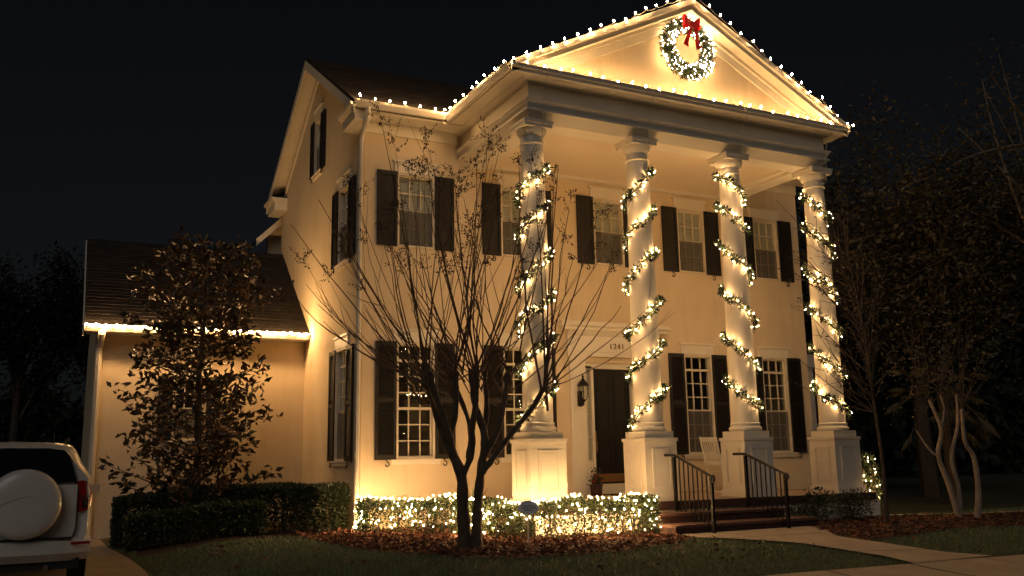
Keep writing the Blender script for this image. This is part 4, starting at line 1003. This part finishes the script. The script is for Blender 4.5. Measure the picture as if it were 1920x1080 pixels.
bl_ = ['dark far tree left of the garage wing, tallest of its clump','broad dark far tree at the left edge of the picture','dark tree crown just above the left end of the garage roof','dark tree crown above the middle of the garage roof','dark tree crown between garage roof and gable','low dark tree beside the driveway end','low dark bushy tree just left of the garage downspout','dark tree behind the parked car']
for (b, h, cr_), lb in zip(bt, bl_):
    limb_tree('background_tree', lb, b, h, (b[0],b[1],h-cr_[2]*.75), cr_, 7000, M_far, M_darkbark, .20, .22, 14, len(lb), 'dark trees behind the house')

# far woods that close the view on both sides
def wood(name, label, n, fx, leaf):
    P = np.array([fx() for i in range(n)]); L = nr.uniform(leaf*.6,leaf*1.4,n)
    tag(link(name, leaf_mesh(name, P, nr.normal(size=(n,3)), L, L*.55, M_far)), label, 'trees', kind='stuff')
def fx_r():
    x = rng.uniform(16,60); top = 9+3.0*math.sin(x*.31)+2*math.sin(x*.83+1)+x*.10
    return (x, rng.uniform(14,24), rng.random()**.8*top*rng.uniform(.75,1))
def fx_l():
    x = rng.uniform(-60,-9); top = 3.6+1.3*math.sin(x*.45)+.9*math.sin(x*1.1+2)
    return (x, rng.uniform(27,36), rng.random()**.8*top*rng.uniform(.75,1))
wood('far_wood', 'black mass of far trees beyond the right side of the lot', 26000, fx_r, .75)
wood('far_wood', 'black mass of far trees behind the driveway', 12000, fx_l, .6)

# pale crape myrtle trunks at right
pt = empty('crape_myrtle', G(4.9,-4.4), 'pale bare crape myrtle trunks in the right mulch bed', 'tree')
for pts, ra in (([(4.95,-4.42,-.03),(4.85,-4.36,.6),(4.72,-4.28,1.2),(4.85,-4.3,1.7),(4.72,-4.2,2.3)], .060),([(4.97,-4.42,-.03),(5.05,-4.40,.6),(5.0,-4.35,1.15),(5.22,-4.4,1.8),(5.28,-4.4,2.4)], .050),([(5.22,-4.60,-.03),(5.42,-4.55,.5),(5.46,-4.5,1.15),(5.25,-4.5,1.45),(5.25,-4.5,2.1)], .062),([(4.74,-4.28,1.15),(4.55,-4.2,1.35),(4.38,-4.1,1.7)], .028),([(4.85,-4.3,1.7),(5.0,-4.3,2.1),(5.05,-4.2,2.4)], .022)):
    P = smooth_path(pts, 5); MB().tube(P, [ra*(1-.45*i/(len(P)-1)) for i in range(len(P))], 8).build('trunk', M_palebark, pt, True)
for i in range(26):
    b = Vector(rng.choice(((4.72,-4.2,2.3),(5.28,-4.4,2.4),(5.25,-4.5,2.1),(5.05,-4.2,2.4)))); d = V(rng.gauss(.15,.45),rng.gauss(0,.4),1).normalized(); l = rng.uniform(.8,1.8)
    MB().tube(curve(b, b+d*l*.5+V(rng.gauss(0,.1),0,0), b+d*l, 6), [.012*(1-.14*k) for k in range(6)], 4).build('branch', M_darkbark, pt, True)
P = np.array([(4.9+rng.gauss(0,.8),-4.3+rng.gauss(0,.5),2.9+rng.gauss(0,.55)) for i in range(500)]); o = link('crown', leaf_mesh('crown', P, nr.normal(size=(500,3)), .07, .03, M_oak), pt); o['kind'] = 'stuff'

# bare twiggy tree in front of the rightmost column
tt = empty('bare_tree', G(2.8,-4.6), 'thin bare twiggy tree in front of the rightmost column', 'tree')
tb = Vector((2.8,-4.6,T(2.8,-4.6)-.05))
trk = smooth_path([tb, tb+V(.03,.02,1.2), tb+V(-.02,.05,2.3), tb+V(-.10,.05,3.6), tb+V(-.32,.1,5.0)], 5)
MB().tube(trk, [.042*(1-.75*i/(len(trk)-1)) for i in range(len(trk))], 7).build('trunk', M_darkbark, tt, True)
LP = []
for i in range(60):
    k = rng.randint(9,len(trk)-1); b = trk[k]; lat = rng.uniform(-1.15,.25); d = (rtv*lat+V(0,0,rng.uniform(.25,1.0))+fwv*rng.gauss(0,.3)).normalized(); l = rng.uniform(.5,1.5)
    cc = curve(b, b+d*l*.55+V(0,0,-.08), b+d*l+V(0,0,.15), 7); m = MB(); m.tube(cc, [.0135*(1-.12*q) for q in range(7)], 4)
    for q in range(6):
        j = rng.randint(2,6); dd = (d+V(rng.gauss(0,.5),rng.gauss(0,.5),rng.gauss(.2,.4))).normalized(); e = cc[j]+dd*rng.uniform(.12,.45); m.tube([cc[j],e], [.006,.003], 3); LP.append(e)
    m.build('branch', M_darkbark, tt)
P = np.array([tuple(p) for p in LP if rng.random() < .5]); o = link('leaves', leaf_mesh('leaves', P, nr.normal(size=(len(P),3)), .07, .03, M_oak), tt); o['kind'] = 'stuff'

# palm at the far right
pm = empty('palm_tree', (8.6,-1.5,0), 'dim palm with hanging dry fronds near the right edge', 'palm')
MB().tube([(8.6,-1.5,-.1),(8.58,-1.5,1.3),(8.62,-1.48,2.7)], [.15,.13,.15], 10).build('trunk', M_darkbark, pm, True)
for i in range(26):
    a = rng.uniform(0,6.28); el = rng.uniform(-1.0,.9); l = rng.uniform(.9,1.4); b = Vector((8.62,-1.48,2.7)); d = V(math.cos(a)*math.cos(el), math.sin(a)*math.cos(el), math.sin(el))
    cc = curve(b, b+d*l*.6+V(0,0,.15), b+d*l+V(0,0,-.35), 6); m = MB(); m.tube(cc, .008, 4)
    s = d.cross(V(0,0,1)).normalized()
    for q in range(16):
        w_ = (q/15-.5)*2.2; p = cc[4]; dd = (d*math.cos(w_)+s*math.sin(w_)+V(0,0,-.35)).normalized(); ss = dd.cross(V(0,0,1)).normalized()*.014; ll = rng.uniform(.35,.55)
        m.poly([p-ss*.5,p+ss*.5,p+dd*ll*.6+ss,p+dd*ll+V(0,0,-.08),p+dd*ll*.6-ss])
    m.build('frond', M_palm, pm, fix=False)

# ------------------------------------------------------------------ parked car
CZ = -.10; CXc, CYr = -11.33, -4.75
M_carp = mat('white_car_paint', (.66,.63,.58), (.58,.55,.50), scale=1.6, rough=.30); M_carp.node_tree.nodes['Principled BSDF'].inputs['Coat Weight'].default_value = .35
M_black = mat('black_plastic', (.015,.015,.015), rough=.6); M_tyre = mat('tyre_rubber', (.018,.018,.018), rough=.9, bump=.4, bscale=80)
M_cg = mat('tinted_car_glass', (.006,.006,.007), rough=.05); M_tl = mat('red_tail_lens', (.35,.012,.010), (.22,.008,.008), scale=20, rough=.12); M_chrome = mat('lamp_reflector', (.55,.50,.45), rough=.15, metal=1); M_rim = mat('wheel_alloy', (.4,.4,.4), rough=.3, metal=1)
car = empty('parked_car', (CXc,CYr+2.2,CZ), 'white compact SUV with a covered rear spare wheel parked on the driveway', 'car')
CM = Matrix.Translation((CXc,CYr,CZ))
def cp(name, m, mt, parent=car, smooth=True): return m.build(name, mt, parent, smooth, CM)
# body: stations along the length (y from the rear forward), each a half cross-section (x, z)
def section(wl, wb, wr, zb, zbelt, zroof):
    # wl sill half width, wb belt half width, wr roof half width
    return [(0,zb),(wl*.80,zb),(wl*.97,zb+.06),(wl,zb+.16),(wl*1.005,zb+.34),(wb*1.0,zbelt-.10),(wb*.985,zbelt),(wb*.93+wr*.07,zbelt+.06),((wb+wr)/2*.97,(zbelt+zroof)/2),(wr*1.02,zroof-.10),(wr*.93,zroof-.03),(wr*.72,zroof),(0,zroof+.018)]
stn = [(0.03,.78,.80,.60,.52,1.19,1.58),(.0,.86,.86,.63,.46,1.20,1.60),(.08,.895,.885,.66,.42,1.21,1.645),(.30,.908,.895,.69,.36,1.21,1.675),(.8,.910,.90,.70,.34,1.20,1.69),(1.6,.910,.90,.70,.34,1.18,1.69),(2.4,.908,.895,.68,.34,1.16,1.66),(2.85,.905,.89,.62,.34,1.01,1.50),(3.25,.905,.885,.60,.34,1.0,1.06),(3.8,.89,.85,.55,.34,.95,.98),(4.15,.84,.78,.5,.38,.80,.84),(4.28,.70,.65,.4,.45,.70,.74)]
m = MB(); k = 13
for st_ in stn:
    y = st_[0]; sec = section(*st_[1:])
    for x, z in sec: m.v.append((x,y,z))
    for x, z in sec[1:-1]: m.v.append((-x,y,z))
tot = 2*k-2
def idx(s, i, side): return s*tot+(i if side > 0 or i in (0,k-1) else k+i-1)
for s in range(1, len(stn)-1):
    for i in range(k-1):
        for sd_ in (1,-1):
            q = (idx(s,i,sd_), idx(s,i+1,sd_), idx(s+1,i+1,sd_), idx(s+1,i,sd_)); m.f.append(q if sd_ > 0 else q[::-1])
for i in range(k-1):
    for sd_ in (1,-1):
        q = (idx(1,i,sd_), idx(1,i+1,sd_), idx(0,i+1,sd_), idx(0,i,sd_)); m.f.append(q)
m.f.append(tuple([idx(0,i,1) for i in range(k)]+[idx(0,i,-1) for i in range(k-2,0,-1)])); m.f.append(tuple([idx(len(stn)-1,i,1) for i in range(k)]+[idx(len(stn)-1,i,-1) for i in range(k-2,0,-1)]))
body = cp('body', m, M_carp)
# tailgate, window, spare, lights, bumper
cp('tailgate', MB().prism([(-.72,-.03,.58),(.70,-.03,.58),(.735,-.028,.70),(.735,-.022,1.19),(-.74,-.022,1.19),(-.74,-.03,.70)], (0,.06,0)), M_carp, car, False)
cp('shut_line', MB().tube([(.742,-.034,1.20),(.742,-.034,.70),(.715,-.036,.585),(.55,-.036,.575),(-.55,-.036,.575)], .006, 5), M_black, car)
cp('rear_window', MB().prism([(-.72,-.030,1.215),(.72,-.030,1.215),(.69,-.024,1.33),(.63,-.018,1.52),(.57,-.015,1.585),(.40,-.015,1.61),(.0,-.015,1.615),(-.40,-.015,1.61),(-.57,-.015,1.585),(-.63,-.018,1.52),(-.69,-.024,1.33)], (0,.06,0)), M_cg, car, False)
spx = MB(); spx.v = []
prof_ = [(0.001,-.270),(.20,-.268),(.32,-.258),(.368,-.235),(.388,-.20),(.392,-.10),(.38,-.04),(.36,-.03)]
for rr, y in prof_:
    for j in range(48):
        a = 2*math.pi*j/48; spx.v.append((.19+rr*math.cos(a), y, .985+rr*math.sin(a)))
for i in range(len(prof_)-1):
    for j in range(48): spx.f.append((i*48+j, i*48+(j+1)%48, (i+1)*48+(j+1)%48, (i+1)*48+j))
sw = cp('spare_wheel_cover', spx, M_carp)
cp('cover_ridge', MB().tube([(-.12,-.272,.94),(.0,-.272,1.01),(.15,-.272,1.065),(.32,-.266,1.08)], .006, 5), M_carp, sw)
for s in (-1,1):
    tlp = cp('taillight', MB().prism([(s*.735,-.040,1.225),(s*.80,-.03,1.235),(s*.86,.02,1.20),(s*.895,.08,1.10),(s*.90,.09,.98),(s*.86,.0,.895),(s*.78,-.045,.880),(s*.775,-.045,1.02)], (-s*.05,.10,0)), M_tl, car, False)
    cp('reverse_lens', MB().prism([(s*.792,-.050,1.03),(s*.86,-.012,1.02),(s*.855,-.012,.93),(s*.795,-.050,.91)], (-s*.01,.02,0)), M_chrome, tlp, False)
    cp('lens_divider', MB().bar((s*.765,-.052,1.055),(s*.885,.025,1.05),.02,.012), M_black, tlp, False)
    cp('reflector', MB().box(s*.80-.10 if s > 0 else s*.80-.10, s*.80+.10, -.105, -.09, .515, .545), M_tl, car, False)
    cp('roof_rail', MB().tube([(s*.60,.35,1.68),(s*.60,.45,1.735),(s*.60,1.5,1.745),(s*.60,2.1,1.70)], .016, 6), M_black)
bp_ = MB(); A, B_, C_, D_ = [], [], [], []
for i in range(21):
    t = -1+i/10; x = t*.915; y = -.125+.16*abs(t)**5; A.append((x,y+.05,.585)); B_.append((x,y,.545)); C_.append((x,y-.005,.42)); D_.append((x*.97,y+.09,.33))
bp_.loft(A,B_); bp_.loft(B_,C_); bp_.loft(C_,D_); bp_.loft([(x,.12,.585) for x,y,z in A],A); cp('bumper', bp_, M_carp)
cp('bumper_step', MB().box(-.70,.70,-.11,-.02,.578,.60), M_black, car, False)
cp('underbody', MB().box(-.80,.80,.02,4.1,.24,.40), M_black, car, False)
cp('exhaust', MB().tube([(.46,.30,.27),(.46,-.03,.27)], .03, 10), M_chrome)
cp('tailgate_handle', MB().box(-.66,-.50,-.05,-.028,.80,.86), M_carp, car, False)
cp('wiper', MB().tube([(.05,-.04,1.22),(.2,-.045,1.25),(.5,-.04,1.26)], .008, 5), M_black)
cp('antenna', MB().tube([(.45,.25,1.67),(.45,.33,1.78)], .006, 5), M_black)
for s in (-1,1):
    for y in (.82,3.42):
        wh = cp('wheel', MB().tube([(s*.70,y,.345),(s*.71,y,.345),(s*.89,y,.345),(s*.90,y,.345)], [.30,.345,.345,.31], 28), M_tyre)
        cp('rim', MB().tube([(s*.88,y,.345),(s*.905,y,.345)], [.22,.19], 20), M_rim, wh)
        cp('wheel_arch', MB().tube([(s*.905,y+.42*math.cos(a),.345+.42*math.sin(a)) for a in [i*math.pi/12 for i in range(13)]], .022, 6), M_black if y > 9 else M_carp)
    cp('side_window', MB().prism([(s*.87,.42,1.24),(s*.87,2.6,1.18),(s*.72,2.3,1.52),(s*.72,.62,1.55)], (-s*.02,0,0)), M_cg, car, False)
    cp('mirror', MB().obox((s*.99,2.35,1.08),(.09,0,0),(0,.04,0),(0,0,.07)), M_carp, car, False)
